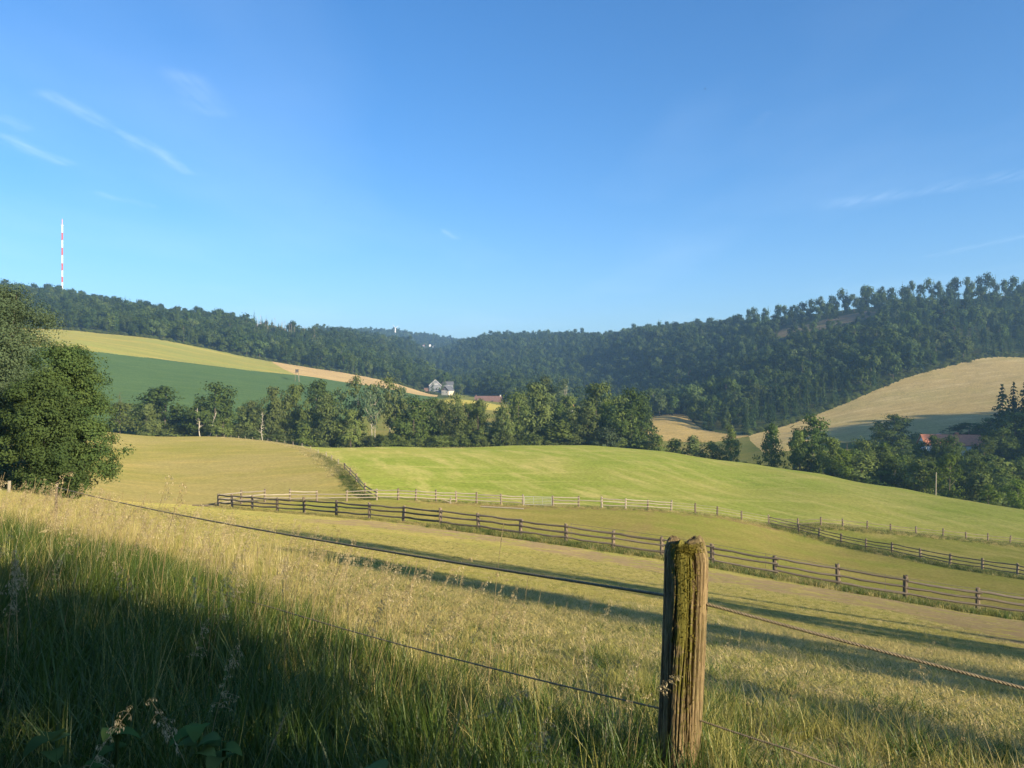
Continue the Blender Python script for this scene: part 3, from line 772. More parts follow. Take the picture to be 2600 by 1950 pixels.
# wood trees
for i in range(6):
    T['wood%d' % i] = make_tree('wood', 300+i, ('wood', 'wooddark', 'wood', 'woodlight', 'wood', 'wooddark')[i], ('round', 'tall', 'oval', 'tall', 'broad', 'round')[i], nclump=44, per=20, csize=0.17, lsize=0.095, lobes=6, rough=0.26, base=(0.1, .22, .1, .3, .08, .16)[i], nl=4, lumps=0.15)
for i in range(2):
    T['beech%d' % i] = make_tree('beech', 320+i, 'wood', 'loose', nclump=26, per=16, csize=0.17, lsize=0.1, base=0.42, nl=5, bark=PALE_BARK, trunk_r=0.018)
SPR_TRUNK = pole_mesh('spruce_trunk', 0.014, 1, 0, BARK, 0.002)
for i in range(4):
    T['spruce%d' % i] = (SPR_TRUNK, spruce_mesh('spruce_crown', 400+i, layers=(13, 15, 12, 14)[i], rad=0.5, base=(.06, .1, .2, .05)[i]))
for i in range(2):
    T['darkspruce%d' % i] = (SPR_TRUNK, spruce_mesh('tall_spruce_crown', 420+i, layers=22, nb=14, droop=0.5, rad=0.5, base=0.02, gap=0.18))
T['deadspruce'] = (pole_mesh('snag', 0.014, 8, 22, DEAD_WOOD), None)

def plant(key, x, y, h, w, label, cat='tree', group=None, name=None, z=None, rz=None, root=None):
    """one tree: an Empty with its trunk and crown"""
    tm, cm = T[key]
    z = h1(x, y) if z is None else z
    o = empty(name or 'tree', (x, y, z), RND.random()*6.28 if rz is None else rz)
    o.scale = (w, w, h)
    tag(o, label, cat, group)
    link('trunk', tm, None, o)
    if cm is not None: link('crown', cm, None, o)
    return o
ORD = ['first', 'second', 'third', 'fourth', 'fifth', 'sixth', 'seventh', 'eighth', 'ninth', 'tenth', 'eleventh', 'twelfth', 'thirteenth', 'fourteenth', 'fifteenth', 'sixteenth',
       'seventeenth', 'eighteenth', 'nineteenth', 'twentieth'] + ['twenty-' + w for w in ('first', 'second', 'third', 'fourth', 'fifth', 'sixth', 'seventh', 'eighth', 'ninth')] + ['thirtieth']
def number_off(objs):
    """things that carry the same words are told apart by their order from the left"""
    by = {}
    for o in objs: by.setdefault(o['label'], []).append(o)
    for lab, L_ in by.items():
        if len(L_) == 1: continue
        L_.sort(key=lambda o: o.location.x/max(o.location.y, 1))
        for k, o in enumerate(L_):
            if k < len(ORD): o['label'] = ('leftmost ' if k == 0 else ORD[k] + ' from left, ') + lab
RND = random.Random(7)
def tree_px(key, u, Y, vtop, width, label, cat='tree', group=None, name=None, sink=0.0):
    x, y, z = at(u, Y)
    top = (975-vtop)/F*Y
    return plant(key, x, y, max(1.0, top-z+sink)*1.09, 1.26*width/F*Y, label, cat, group, name, z-sink)

GV = 'trees along the valley stream'
for a in [
 ('twiggy', 305, 232, 1003, 95, 'sparse twiggy bush beside the big leafy trees', 'bush', None, 'bush'),
 ('dark0', 418, 292, 998, 160, 'wide dark dome-shaped tree, leftmost of the valley row', 'tree', GV, 'tree'),
 ('dark1', 548, 286, 989, 122, 'dark round oak with a pale dead limb against it', 'tree', GV, 'tree'),
 ('olive1', 622, 292, 1040, 66, 'low olive tree right of the round oak, behind the far fence posts', 'tree', GV, 'tree'),
 ('olive1', 372, 268, 1034, 70, 'small olive tree under the wide dome-shaped tree', 'tree', GV, 'tree'),
 ('deadleaf', 665, 268, 1052, 46, 'thin half-bare tree with a grey trunk behind the fence posts', 'tree', GV, 'tree'),
 ('olive0', 692, 290, 1000, 78, 'yellowish olive tree behind the half-bare grey one', 'tree', GV, 'tree'),
 ('mid1', 752, 300, 994, 88, 'green tree between the yellowish tree and the bright full one', 'tree', GV, 'tree'),
 ('dark2', 806, 318, 984, 96, 'tall dark tree standing behind the bright full one', 'tree', GV, 'tree'),
 ('olive1', 826, 280, 1014, 88, 'full bright olive tree at the pasture corner', 'tree', GV, 'tree'),
 ('bush0', 770, 276, 1078, 60, 'low bush under the full bright olive tree', 'bush', GV, 'bush'),
 ('poplar0', 906, 292, 968, 82, 'tall loose tree with one pale straight trunk', 'tree', GV, 'tree'),
 ('poplar1', 950, 280, 984, 62, 'tall pale tree with two leaning white stems', 'tree', GV, 'tree'),
 ('poplar2', 990, 284, 967, 84, 'tallest loose pale tree with a forked trunk, in the middle of the row', 'tree', GV, 'tree'),
 ('poplar1', 1016, 286, 990, 60, 'pale tree leaning beside the forked one, near the dark tree', 'tree', GV, 'tree'),
 ('mid0', 890, 276, 1052, 72, 'low green tree at the foot of the pale straight trunk', 'tree', GV, 'tree'),
 ('dark1', 1052, 282, 1022, 104, 'broad dark green tree right of the pale forked ones', 'tree', GV, 'tree'),
 ('dark2', 1096, 330, 1022, 70, 'dark tree half hidden behind the narrow brownish one', 'tree', GV, 'tree'),
 ('olive2', 1122, 284, 1030, 54, 'narrow brownish tree in the row below the slate house', 'tree', GV, 'tree'),
 ('poplar0', 1156, 292, 1006, 66, 'tall light tree standing right below the slate house', 'tree', GV, 'tree'),
 ('mid1', 1190, 300, 1036, 60, 'green tree between the tall light tree and the conical olive one', 'tree', GV, 'tree'),
 ('olive2', 1222, 282, 1027, 64, 'conical olive tree in front of the long low building', 'tree', GV, 'tree'),
 ('cone1', 1278, 282, 1038, 64, 'narrow cone-shaped tree right of the pale yellow field', 'tree', GV, 'tree'),
 ('olive0', 1358, 284, 990, 100, 'large full olive tree, broadest in the middle of the row', 'tree', GV, 'tree'),
 ('mid2', 1316, 312, 1006, 70, 'green tree behind the left side of the large full olive tree', 'tree', GV, 'tree'),
 ('dark0', 1424, 288, 1040, 64, 'low dark tree right of the large full olive tree', 'tree', GV, 'tree'),
 ('olive1', 1466, 282, 1042, 78, 'rounded olive-brown tree with dark gaps', 'tree', GV, 'tree'),
 ('mid0', 1516, 304, 992, 98, 'tall green tree behind the light willow bush', 'tree', GV, 'tree'),
 ('bright0', 1538, 290, 1032, 58, 'light green willow-like tree against the tall dark one', 'tree', GV, 'tree'),
 ('dark1', 1604, 276, 1006, 108, 'big dark round tree at the right end of the row', 'tree', GV, 'tree'),
 ('dark0', 1572, 284, 1040, 74, 'dark tree tucked between the light willow and the big round tree', 'tree', GV, 'tree'),
 ('bush2', 1542, 268, 1090, 60, 'light grey-green willow bush at the meadow edge', 'bush', GV, 'bush'),
 ('bush0', 1628, 268, 1118, 70, 'low dark bush under the big round tree', 'bush', GV, 'bush'),
 ('bush0', 1668, 262, 1107, 50, 'dark bush just right of the big round tree', 'bush', 'bushes at the meadow edge', 'bush'),
 ('bush0', 1714, 262, 1117, 50, 'second dark bush right of the big round tree', 'bush', 'bushes at the meadow edge', 'bush'),
 ('bush1', 1760, 258, 1111, 54, 'dark bush midway to the cone-shaped meadow tree', 'bush', 'bushes at the meadow edge', 'bush'),
 ('bush0', 1808, 256, 1126, 56, 'low dark bush beside the cone-shaped meadow tree', 'bush', 'bushes at the meadow edge', 'bush'),
 ('cone1', 1855, 252, 1088, 54, 'cone-shaped tree alone above the mown meadow, below the wood corner', 'tree', None, 'tree'),
 ('cone0', 1960, 240, 1083, 66, 'slender dark tree standing apart below the tan hill field', 'tree', None, 'tree'),
 ('dark1', 2062, 236, 1071, 104, 'broad lit tree with two crowns right of the slender dark tree', 'tree', None, 'tree'),
 ('mid1', 2030, 232, 1105, 56, 'lower side crown tree at the broad lit tree', 'tree', None, 'tree'),
 ('mid0', 2108, 226, 1122, 70, 'rounded green tree in front of the broad lit tree', 'tree', None, 'tree'),
 ('bright1', 2142, 219, 1150, 62, 'sunlit yellow-green bush at the edge of the mown meadow', 'bush', None, 'bush'),
 ('mid2', 2190, 238, 1126, 68, 'sunlit tree top above the dark grove', 'tree', None, 'tree'),
 ('bright0', 2242, 238, 1138, 56, 'sunlit yellow-green tree sticking out of the dark grove', 'tree', None, 'tree'),
 ('dark1', 2272, 322, 1062, 104, 'dark round tree in shade left of the red-roofed house', 'tree', None, 'tree'),
 ('bright1', 2410, 203, 1166, 76, 'sunlit round tree beside the tall white pole', 'tree', None, 'tree'),
 ('bright0', 2510, 190, 1236, 50, 'low sunlit bush below the grove near the meadow corner', 'bush', None, 'bush'),
 ('bright1', 2584, 190, 1226, 62, 'wide sunlit bush at the frame edge below the grove', 'bush', None, 'bush'),
 ('olive0', 1384, 400, 972, 58, 'olive tree behind the valley row below the shaded wood', 'tree', None, 'tree'),
 ('pale0' if 'pale0' in T else 'poplar1', 1432, 395, 968, 54, 'grey feathery tree beside two spruces behind the valley row', 'tree', None, 'tree'),
 ('spruce1', 1402, 410, 966, 40, 'left spruce of the pair behind the valley row', 'spruce', None, 'spruce_tree'),
 ('spruce0', 1420, 430, 962, 36, 'taller spruce behind the grey feathery tree', 'spruce', None, 'spruce_tree'),
 ('darkspruce0', 2545, 300, 990, 92, 'tall dark spruce left of the trio at the right edge', 'spruce', 'dark spruces by the grove', 'spruce_tree'),
 ('darkspruce1', 2574, 306, 985, 92, 'middle dark spruce of the trio by the grove', 'spruce', 'dark spruces by the grove', 'spruce_tree'),
 ('darkspruce0', 2604, 298, 978, 96, 'tallest dark spruce cut by the frame edge', 'spruce', 'dark spruces by the grove', 'spruce_tree'),
 ('dark0', 2460, 345, 1078, 90, 'dark leafy tree behind the red-roofed house', 'tree', None, 'tree'),
 ('dark1', 2515, 335, 1068, 80, 'dark leafy tree between the red-roofed house and the spruces', 'tree', None, 'tree'),
 ('dark2', 2580, 285, 1060, 110, 'large dark tree in front of the spruces', 'tree', None, 'tree'),
 ('dark0', 2365, 262, 1118, 62, 'dark bushy tree before the white gable of the house', 'tree', None, 'tree'),
 ('dark1', 2418, 258, 1120, 66, 'dark bushy tree hiding the middle of the red-roofed house', 'tree', None, 'tree'),
]:
    tree_px(*a, sink=0.2)
FR = []
for k in range(20):
    u = 320 + k*65 + RND.uniform(-18, 18); Y = RND.uniform(276, 292)
    if 870 < u < 1020: continue
    FR.append(tree_px(('olive1', 'mid0', 'bush0', 'olive0', 'mid1')[k % 5], u, Y, RND.uniform(1040, 1076), RND.uniform(58, 88), 'low rounded tree filling the front of the stream row', 'tree', 'low trees of the stream row', 'tree', 0.3))
GG = 'dark trees of the grove'
for u, Y, vt, w, lab in ((2338, 266, 1130, 60, 'dark bushy tree at the left gable corner of the red-roofed house'), (2392, 270, 1124, 58, 'dark tree covering the front wall of the red-roofed house, left one'),
                         (2432, 268, 1132, 52, 'dark tree covering the front wall of the red-roofed house, right one'), (2500, 272, 1118, 66, 'dark tree at the right gable of the red-roofed house'), (2545, 280, 1098, 80, 'tall dark tree between the red-roofed house and the spruces'),
                         (2470, 258, 1152, 60, 'low dark tree below the right end of the red-roofed house'), (2290, 285, 1128, 80, 'dark tree below the shaded round tree'), (2225, 290, 1134, 70, 'dark tree below and left of the shaded round tree')):
    tree_px('dark%d' % (int(u) % 3), u, Y, vt, w, lab, 'tree', None, 'tree', 0.3)
GR = []
for k in range(60):
    u = RND.uniform(2165, 2610); Y = RND.uniform(208, 292)
    vt = 1150 + (u-2165)/445*22 + RND.uniform(-8, 34) + max(0, 235-Y)*1.0
    if abs(u-2465) < 45: vt = max(vt, 1152)
    GR.append(tree_px(('dark0', 'dark1', 'dark2', 'bush0')[k % 4], u, Y, vt, RND.uniform(60, 100), ('dark tree' if Y > 255 else 'bushy tree') + ' of the grove ' + ('at its left end' if u < 2260 else 'left of the white pole' if u < 2370 else 'behind the white pole' if u < 2440 else 'below the red-roofed house' if u < 2530 else 'under the dark spruces') + (', back row' if Y > 255 else ', front row' if Y < 230 else ', middle row'), 'tree', GG, 'tree', 0.2))
R2 = []
for k in range(10):
    u = 1316 + k*34 + RND.uniform(-14, 14); Y = RND.uniform(330, 400)
    R2.append(tree_px(('mid0', 'dark1', 'olive0', 'mid1')[k % 4], u, Y, RND.uniform(1012, 1040), RND.uniform(55, 80), 'green tree in the second row behind the stream trees', 'tree', 'second row of stream trees', 'tree', 0.2))
for k in range(7):
    u = 330 + k*62 + RND.uniform(-14, 14); Y = RND.uniform(306, 330)
    R2.append(tree_px(('mid0', 'dark1', 'olive0')[k % 3], u, Y, RND.uniform(1030, 1048), RND.uniform(60, 85), 'low tree between the left stream trees and the crop field', 'tree', 'low trees below the crop field', 'tree', 0.2))
number_off(GR + R2 + FR)
# dead limbs in front of the round oak
x, y, z = at(508, 277)
for dx, h, ln, lab in ((0, 11.0, -0.08, 'bare pale dead trunk in front of the round oak, left one'), (3.4, 10.0, 0.25, 'bare pale dead trunk leaning right in front of the oak')):
    o = empty('dead_tree', (x+dx, y, z)); o.scale = (h*0.9, h*0.9, h); o.rotation_euler = (0, ln, 0)
    tag(o, lab, 'dead tree', 'dead trunks by the round oak')
    link('trunk', pole_mesh('dead_trunk', 0.017, int(dx*10)+2, 16, PALE_BARK, 0.02), None, o)
for u, Y, vt, w, key, lab in ((868, 792, 926, 34, 'bush2', 'pale rounded bush on the slope above the stubble strip'), (912, 800, 938, 22, 'bush1', 'small bush right of the pale one above the stubble strip'),
                             (946, 806, 944, 20, 'bush0', 'green bush above the stubble strip, nearer the slate house'), (1062, 806, 972, 26, 'mid0', 'round green tree left of the slate house'), (1168, 790, 978, 22, 'mid1', 'green tree well right of the low white annex')):
    tree_px(key, u, Y, vt, w, lab, 'tree' if 'tree' in lab else 'bush', None, 'tree' if 'tree' in lab else 'bush', 0.3)
# two large trees at the left edge
def big_tree(u, Y, vtop, width, leaf, profile, seed, label, ncl, per, lsize, base=0.03, csz=0.115, stems=2, **kw):
    x, y, z = at(u, Y); h = (975-vtop)/F*Y - z; w = width/F*Y
    rng = np.random.default_rng(seed)
    V, Fq, TT, c = crown_arrays(rng, profile, h*base+0.25, h*(1-base)-0.25-csz*h*0.6, w/2*0.9, ncl, per, csz*h, lsize, 0.8, **kw)
    o = empty('tree', (x, y, z)); tag(o, label, 'tree', 'big trees by the pasture')
    inner = c[np.hypot(c[:, 0], c[:, 1]) < w*0.33]
    b = trunk_mesh('big_trunk', rng, h*0.72, h*0.02, inner, BARK, nl=9, stems=stems)
    link('trunk', b, None, o)
    link('crown', mesh('big_crown', V, Fq, LEAF[leaf], False, {'tone': ('POINT', 'FLOAT', TT)}), None, o)
big_tree(-30, 49, 728, 345, 'pale', 'round', 31, 'large pale grey-green willow at the left edge', 820, 140, 0.13, csz=0.07, lobes=40, base=0.0)
big_tree(182, 43, 885, 205, 'tip', 'round', 32, 'dark leafy tree with bright leaf tips leaning over the pasture', 460, 150, 0.12, csz=0.07, lobes=24, base=0.0, stems=1)
big_tree(108, 41.5, 960, 215, 'tip', 'round', 33, 'low dark green tree between the pale willow and the bright-tipped one', 330, 150, 0.12, csz=0.09, lobes=18, base=0.0, stems=1)

# ------------------------------------------------------------------ the woods
def wood_points(poly, step, seed, keep=None, ymin=0):
    p = np.array(poly); rng = np.random.default_rng(seed)
    x0, y0 = p.min(0); x1, y1 = p.max(0)
    gx, gy = np.meshgrid(np.arange(x0, x1, step), np.arange(y0, y1, step))
    gx = gx + rng.uniform(-.42, .42, gx.shape)*step; gy = gy + rng.uniform(-.42, .42, gy.shape)*step
    m = poly_inside(poly, gx, gy)
    return gx[m], gy[m]
WOODS = []                                          # (x, y, z, h, w, key, zone)
def add_wood(zone, poly, step, seed, hgt, conifer, maxY=9e9):
    X, Y = wood_points(poly, step, seed)
    m = (Y < maxY) & ~(poly_inside(POLYS['forest_clearing'], X, Y) & (np.sin(X*1.7)+np.sin(Y*2.3+X) < 1.1)) & ~(poly_inside(YOUNG, X, Y) & (np.sin(X*2.1)+np.sin(Y*1.9+X) < 1.0))
    X, Y = X[m], Y[m]; Z = H(X, Y); rng = np.random.default_rng(seed+1)
    for x, y, z in zip(X, Y, Z):
        c = conifer(x, y) if callable(conifer) else conifer
        patch = 0.5 + 0.5*math.sin(x*0.021+1.3*math.sin(y*0.017))*math.sin(y*0.019+0.7*math.sin(x*0.013)+2)
        if zone == 'right' and 1885 < u_of(x, y) < 2700 and y > np.interp(u_of(x, y), [1900, 2000, 2100, 2210, 2400, 2700], [975, 925, 900, 885, 862, 858]) - 13: continue
        con = rng.random() < c*(0.3 if patch < 0.45 else 2.2 if patch > 0.68 else 0.8)
        h = rng.uniform(*hgt)*(1.12 if con else 1.0)*(rng.uniform(1.1, 1.3) if rng.random() < 0.12 else rng.uniform(0.82, 1.02))
        w = h*rng.uniform(0.30, 0.42) if con else h*rng.uniform(0.6, 1.08)
        key = 'spruce%d' % rng.integers(4) if con else 'wood%d' % rng.integers(6)
        WOODS.append((x, y, z-0.4, h, w, key, zone))
def u_of(x, y): return 1300 + x/y*F
add_wood('left', WOOD_LEFT, 10.8, 1, (14, 21), lambda x, y: 0.55 if u_of(x, y) > 640 and u_of(x, y) < 800 and y > 880 else 0.06)
add_wood('right', WOOD_RIGHT, 10.8, 2, (14, 22), lambda x, y: 0.42 if u_of(x, y) > 1850 else (0.35 if u_of(x, y) < 1450 else 0.15))
add_wood('right', WOOD_RIGHT, 13, 3, (13, 18), 0.2) if False else None
VAL = [xy(1095, 830), xy(1170, 830), xy(1290, 720), xy(1420, 560), xy(1640, 460), xy(1630, 520), xy(1450, 640), xy(1310, 800), xy(1190, 1000), xy(1140, 1180), xy(1100, 1180)]
add_wood('valley', VAL, 8.8, 5, (11, 17), 0.06)
FARW = WOOD_FAR
add_wood('far', FARW, 15, 6, (14, 21), 0.12)
RIDGE_OFF = [(318, 140), (350, 128), (430, 140), (520, 230), (560, 330), (500, 345), (420, 300), (330, 250)]
add_wood('offridge', RIDGE_OFF, 9.5, 8, (13, 17), 0.2)
# which of them show largest: from near to far, column by column, what is not yet hidden
hor = np.full(521, 3000.0); order = sorted(range(len(WOODS)), key=lambda i: math.hypot(WOODS[i][0], WOODS[i][1]))
score = np.zeros(len(WOODS))
for i in order:
    x, y, z, h, w, key, zone = WOODS[i]
    if y <= 0: continue
    u = u_of(x, y); hw = w/2/y*F; a, b = int(max(0, (u-hw)/5)), int(min(520, (u+hw)/5))
    if a > 520 or b < 0 or b < a: continue
    vt = 975-(z+h)/y*F; vb = 975-z/y*F
    seg = np.minimum(hor[a:b+1], vb)
    score[i] = np.clip(seg-vt, 0, None).sum()
    hor[a:b+1] = np.minimum(hor[a:b+1], vt + 0.25*(vb-vt))
def best(cond, n):
    c = [i for i in range(len(WOODS)) if score[i] > 0 and cond(WOODS[i])]
    return sorted(c, key=lambda i: -score[i])[:n]
n_leafy = 165; n_con = 75
pick = set(best(lambda t: not t[5].startswith('spruce'), n_leafy)) | set(best(lambda t: t[5].startswith('spruce'), n_con))
SHAPE = {'wood0': 'round leafy tree', 'wood1': 'tall leafy tree', 'wood2': 'oval leafy tree', 'wood3': 'high-stemmed leafy tree', 'wood4': 'broad leafy tree', 'wood5': 'domed leafy tree'}
def wood_label(x, y, z, key, zone):
    u = u_of(x, y); kind = SHAPE.get(key, 'spruce'); v = 975-z/y*F
    if zone == 'left':
        e = 'at the edge above the wheat' if u < 690 and v > np.interp(u, [110, 390, 690], [822, 846, 905]) else 'at the edge above the stubble' if u >= 690 and v > np.interp(u, [690, 1100], [905, 985]) else 'on the skyline by the mast' if u < 330 else 'on the long left ridge'
        return kind + ' ' + e
    if zone == 'right':
        edge = np.interp(u, [1900, 2050, 2200, 2400, 2520, 2600], [1100, 1056, 995, 927, 904, 903])
        if u > 1890 and v > edge-22: e = 'at the tan field edge, ' + ('lower end' if u < 2130 else 'middle' if u < 2370 else 'upper end')
        elif u > 1890: e = 'over the tan field, ' + ('below the clearing' if u < 2150 else 'right of the clearing' if u < 2400 else 'under the tall skyline beeches')
        elif u > 1640: e = 'on the dark flank above the small tan field' if v > 960 else 'high on the dark flank'
        else: e = 'at the foot of the dark flank' if v > 960 else 'on the far wooded hill'
        return kind + ' ' + e
    if zone == 'valley': return kind + (' behind the slate house' if u < 1170 else ' behind the long low building' if u < 1330 else ' between long building and dark flank')
    return kind + ' on the hazy hill under the wind turbine'
WLAB = {'left': ('leafy tree of the long wood above the wheat field, under the striped mast', 'trees of the wood above the wheat field', 'spruce on the ridge of the wood above the wheat field'),
        'right': ('leafy tree of the wood on the hill above the tan field', 'trees of the wood on the opposite hill', 'spruce in the wood on the hill above the tan field'),
        'valley': ('leafy tree in the valley head around the slate house', 'trees around the slate house', 'spruce in the valley head around the slate house'),
        'far': ('tree on the hazy far hill below the wind turbine', 'trees on the far hill', 'spruce on the hazy far hill below the wind turbine'),
        'offridge': ('tree on the ridge beyond the frame', 'trees on the near ridge', 'spruce on the ridge beyond the frame')}
SINGLES = []
for i in sorted(pick):
    x, y, z, h, w, key, zone = WOODS[i]
    con = key.startswith('spruce')
    SINGLES.append(plant(key, x, y, h, w, wood_label(x, y, z, key, zone), 'spruce' if con else 'tree', WLAB[zone][1] + (', spruces' if con else ''), 'spruce_tree' if con else 'tree', z))
number_off(SINGLES)
rest = [WOODS[i] for i in range(len(WOODS)) if i not in pick]

# scattering by geometry nodes, for stuff only
def proto_collection(name, objs):
    c = bpy.data.collections.new(name)
    for o in objs: c.objects.link(o)
    return c
def scatter(name, label, pos, rot, scl, idx, coll):
    n = len(pos)
    me = bpy.data.meshes.new(name)
    me.vertices.add(n); me.vertices.foreach_set('co', np.asarray(pos, np.float32).ravel())
    for key, typ, arr, f in (('rot', 'FLOAT_VECTOR', rot, 'vector'), ('scl', 'FLOAT_VECTOR', scl, 'vector'), ('idx', 'INT', idx, 'value')):
        a = me.attributes.new(key, typ, 'POINT'); a.data.foreach_set(f, np.asarray(arr, np.int32 if typ == 'INT' else np.float32).ravel())
    o = link(name, me); tag(o, label, None, None, 'stuff')
    ng = bpy.data.node_groups.new(name+'_scatter', 'GeometryNodeTree')
    ng.interface.new_socket('Geometry', in_out='INPUT', socket_type='NodeSocketGeometry')
    ng.interface.new_socket('Geometry', in_out='OUTPUT', socket_type='NodeSocketGeometry')
    N, L = ng.nodes, ng.links
    gi, go = N.new('NodeGroupInput'), N.new('NodeGroupOutput')
    ci = N.new('GeometryNodeCollectionInfo'); ci.inputs['Collection'].default_value = coll
    ci.inputs['Separate Children'].default_value = True; ci.inputs['Reset Children'].default_value = True
    ip = N.new('GeometryNodeInstanceOnPoints'); ip.inputs['Pick Instance'].default_value = True
    def attr(nm, typ):
        a = N.new('GeometryNodeInputNamedAttribute'); a.data_type = typ; a.inputs['Name'].default_value = nm
        return [s for s in a.outputs if s.enabled and s.name == 'Attribute'][0]
    L.new(gi.outputs[0], ip.inputs['Points']); L.new(ci.outputs[0], ip.inputs['Instance'])
    L.new(attr('idx', 'INT'), ip.inputs['Instance Index'])
    L.new(attr('rot', 'FLOAT_VECTOR'), ip.inputs['Rotation']); L.new(attr('scl', 'FLOAT_VECTOR'), ip.inputs['Scale'])
    L.new(ip.outputs[0], go.inputs[0])
    md = o.modifiers.new('scatter', 'NODES'); md.node_group = ng
    return o
def joined(name, key):
    tm, cm = T[key]
    o = bpy.data.objects.new(name, cm)
    return o
keys = sorted({t[5] for t in rest})
coll = proto_collection('wood_kinds', [joined('%02d_wood_kind' % i, k) for i, k in enumerate(keys)])
for zone, nm, lab in (('left', 'forest', 'dense mixed wood on the long left hill'), ('right', 'forest', 'dense mixed wood on the opposite hill and ridge'), ('valley', 'forest', 'trees filling the valley head'),
                      ('far', 'forest', 'hazy wood on the far hill'), ('offridge', 'forest', 'wood on the near ridge that shades the grove')):
    R = [t for t in rest if t[6] == zone]
    if not R: continue
    rng = np.random.default_rng(77)
    scatter(nm, lab, [(t[0], t[1], t[2]) for t in R], np.stack([np.zeros(len(R)), np.zeros(len(R)), rng.random(len(R))*6.28], 1),
            [(t[4], t[4], t[3]) for t in R], [keys.index(t[5]) for t in R], coll)
# bare dead spruces on the left ridge
DS = []
for k in range(15):
    u = 655 + k*8.6 + RND.uniform(-3, 3) if k < 12 else RND.uniform(560, 800); Y = RND.uniform(960, 1000); x, y, z = at(u, Y)
    DS.append(plant('deadspruce', x, y, RND.uniform(24, 31), 20, 'bare grey dead spruce on the ridge above the stubble strip', 'dead tree', 'dead spruces on the ridge', 'dead_tree', z))
# tall trees along the right ridge line, with their stems showing
for k in range(30):
    u = 1895 + k*24.5 + RND.uniform(-9, 9); Y = np.interp(u, [1900, 2000, 2100, 2210, 2400, 2700], [975, 925, 900, 885, 862, 858]) + RND.uniform(-5, 12)
    x, y, z = at(u, Y)
    DS.append(plant(('beech0', 'beech1', 'wood3')[k % 3], x, y, RND.uniform(21, 29)*(1.2 if 2420 < u < 2540 else 1.0), RND.uniform(11, 17), 'tall bare-stemmed beech on the skyline of the right-hand ridge', 'tree', 'beeches on the ridge line', 'tree', z))
for k in range(20):
    u = 1890 + k*36.5 + RND.uniform(-14, 14); Y = np.interp(u, [1900, 2000, 2100, 2210, 2400, 2700], [975, 925, 900, 885, 862, 858]) + RND.uniform(4, 16)
    x, y, z = at(u, Y)
    DS.append(plant(('wood0', 'wood4', 'wood2', 'wood1')[k % 4], x, y, RND.uniform(12, 20), RND.uniform(10, 16), 'lower rounded tree among the tall skyline beeches', 'tree', 'rounded trees on the ridge line', 'tree', z))
number_off(DS)
x, y, z = at(1752, 800)
T['rusty'] = (T['wood2'][0], T['wood2'][1].copy()); T['rusty'][1].materials[0] = LEAF['rust']
plant('rusty', x, y, 13, 8, 'single rust-brown tree in the shaded wood', 'tree', None, 'tree', z)
rust = bpy.data.objects[-1] if False else None
# trees behind and beside the camera, whose shade lies on the grass
def pq(p, q): return (0.64*p + 0.77*q, 0.77*p - 0.64*q)
for p, q, h, w, key, lab in [
    (-0.2, 11.0, 10.5, 5.2, 'dark0', 'dense tree beside the path behind the viewer'), (-6.5, 9.5, 11.0, 9.0, 'dark1', 'second dense tree behind the viewer'), (-14, 10, 12.0, 10.0, 'dark0', 'third dense tree behind the viewer'),
    (-0.3, 14.5, 12.0, 5.2, 'dark2', 'dense tree second behind the viewer along the path'), (-3.4, 12.5, 11.0, 6.5, 'dark1', 'broad tree farther behind the viewer along the path'),
    (-0.1, 8.2, 8.5, 5.0, 'dark1', 'dense tree closest beside the viewer along the path'),
    (-2.6, 5.2, 7.0, 5.6, 'dark1', 'hedge tree close behind the viewer'), (-4.5, -1.5, 6.5, 6.0, 'dark0', 'second hedge tree close behind the viewer'), (-4.5, 3.0, 8.0, 6.5, 'dark2', 'third hedge tree close behind the viewer'), (-9.0, -4.0, 8.0, 7.0, 'dark1', 'unseen hedge tree added farther along the path to block sky light'),  # out-of-view hedge trees added to keep sky light off the near verge
    (4.8, 10.0, 4.6, 2.0, 'bush0', 'hawthorn bush at the field edge out of frame'), (10.2, 17.0, 10.0, 5.2, 'mid1', 'young tree at the field edge out of frame'),
    (16.2, 20.0, 14.2, 6.6, 'mid2', 'tall tree at the field edge out of frame'), (20.9, 22.0, 12.4, 1.8, 'cone1', 'slim tree at the field edge out of frame')]:
    x, y = pq(p, q)
    plant(key, x, y, h, w, lab, 'tree', None, 'tree', None, 1.0+0.7*p)
for x, y, h, w in ((140, 150, 13, 9), (146, 136, 12, 8)):
    plant('mid1', x, y, h, w, 'meadow tree out of frame at the right, ' + ('farther one' if y > 140 else 'nearer one'), 'tree', 'meadow trees out of frame', 'tree')
# ------------------------------------------------------------------ fences
WOOD_DARK = plain_mat('fence_wood_dark', (0.155, 0.125, 0.090), 0.85, 0.25, 0.35, 5.0, (1, 6, 6))
WOOD_POST = plain_mat('fence_post_wood', (0.20, 0.155, 0.105), 0.85, 0.3, 0.4, 6.0, (4, 4, 0.6))
WOOD_GREY = plain_mat('fence_wood_grey', (0.29, 0.25, 0.185), 0.85, 0.25, 0.3, 5.0, (1, 6, 6))
WIRE = plain_mat('wire', (0.16, 0.14, 0.11), 0.6)
GALV = plain_mat('galvanised', (0.36, 0.36, 0.33), 0.6, 0, 0.1, 3.0, None, 0.2)

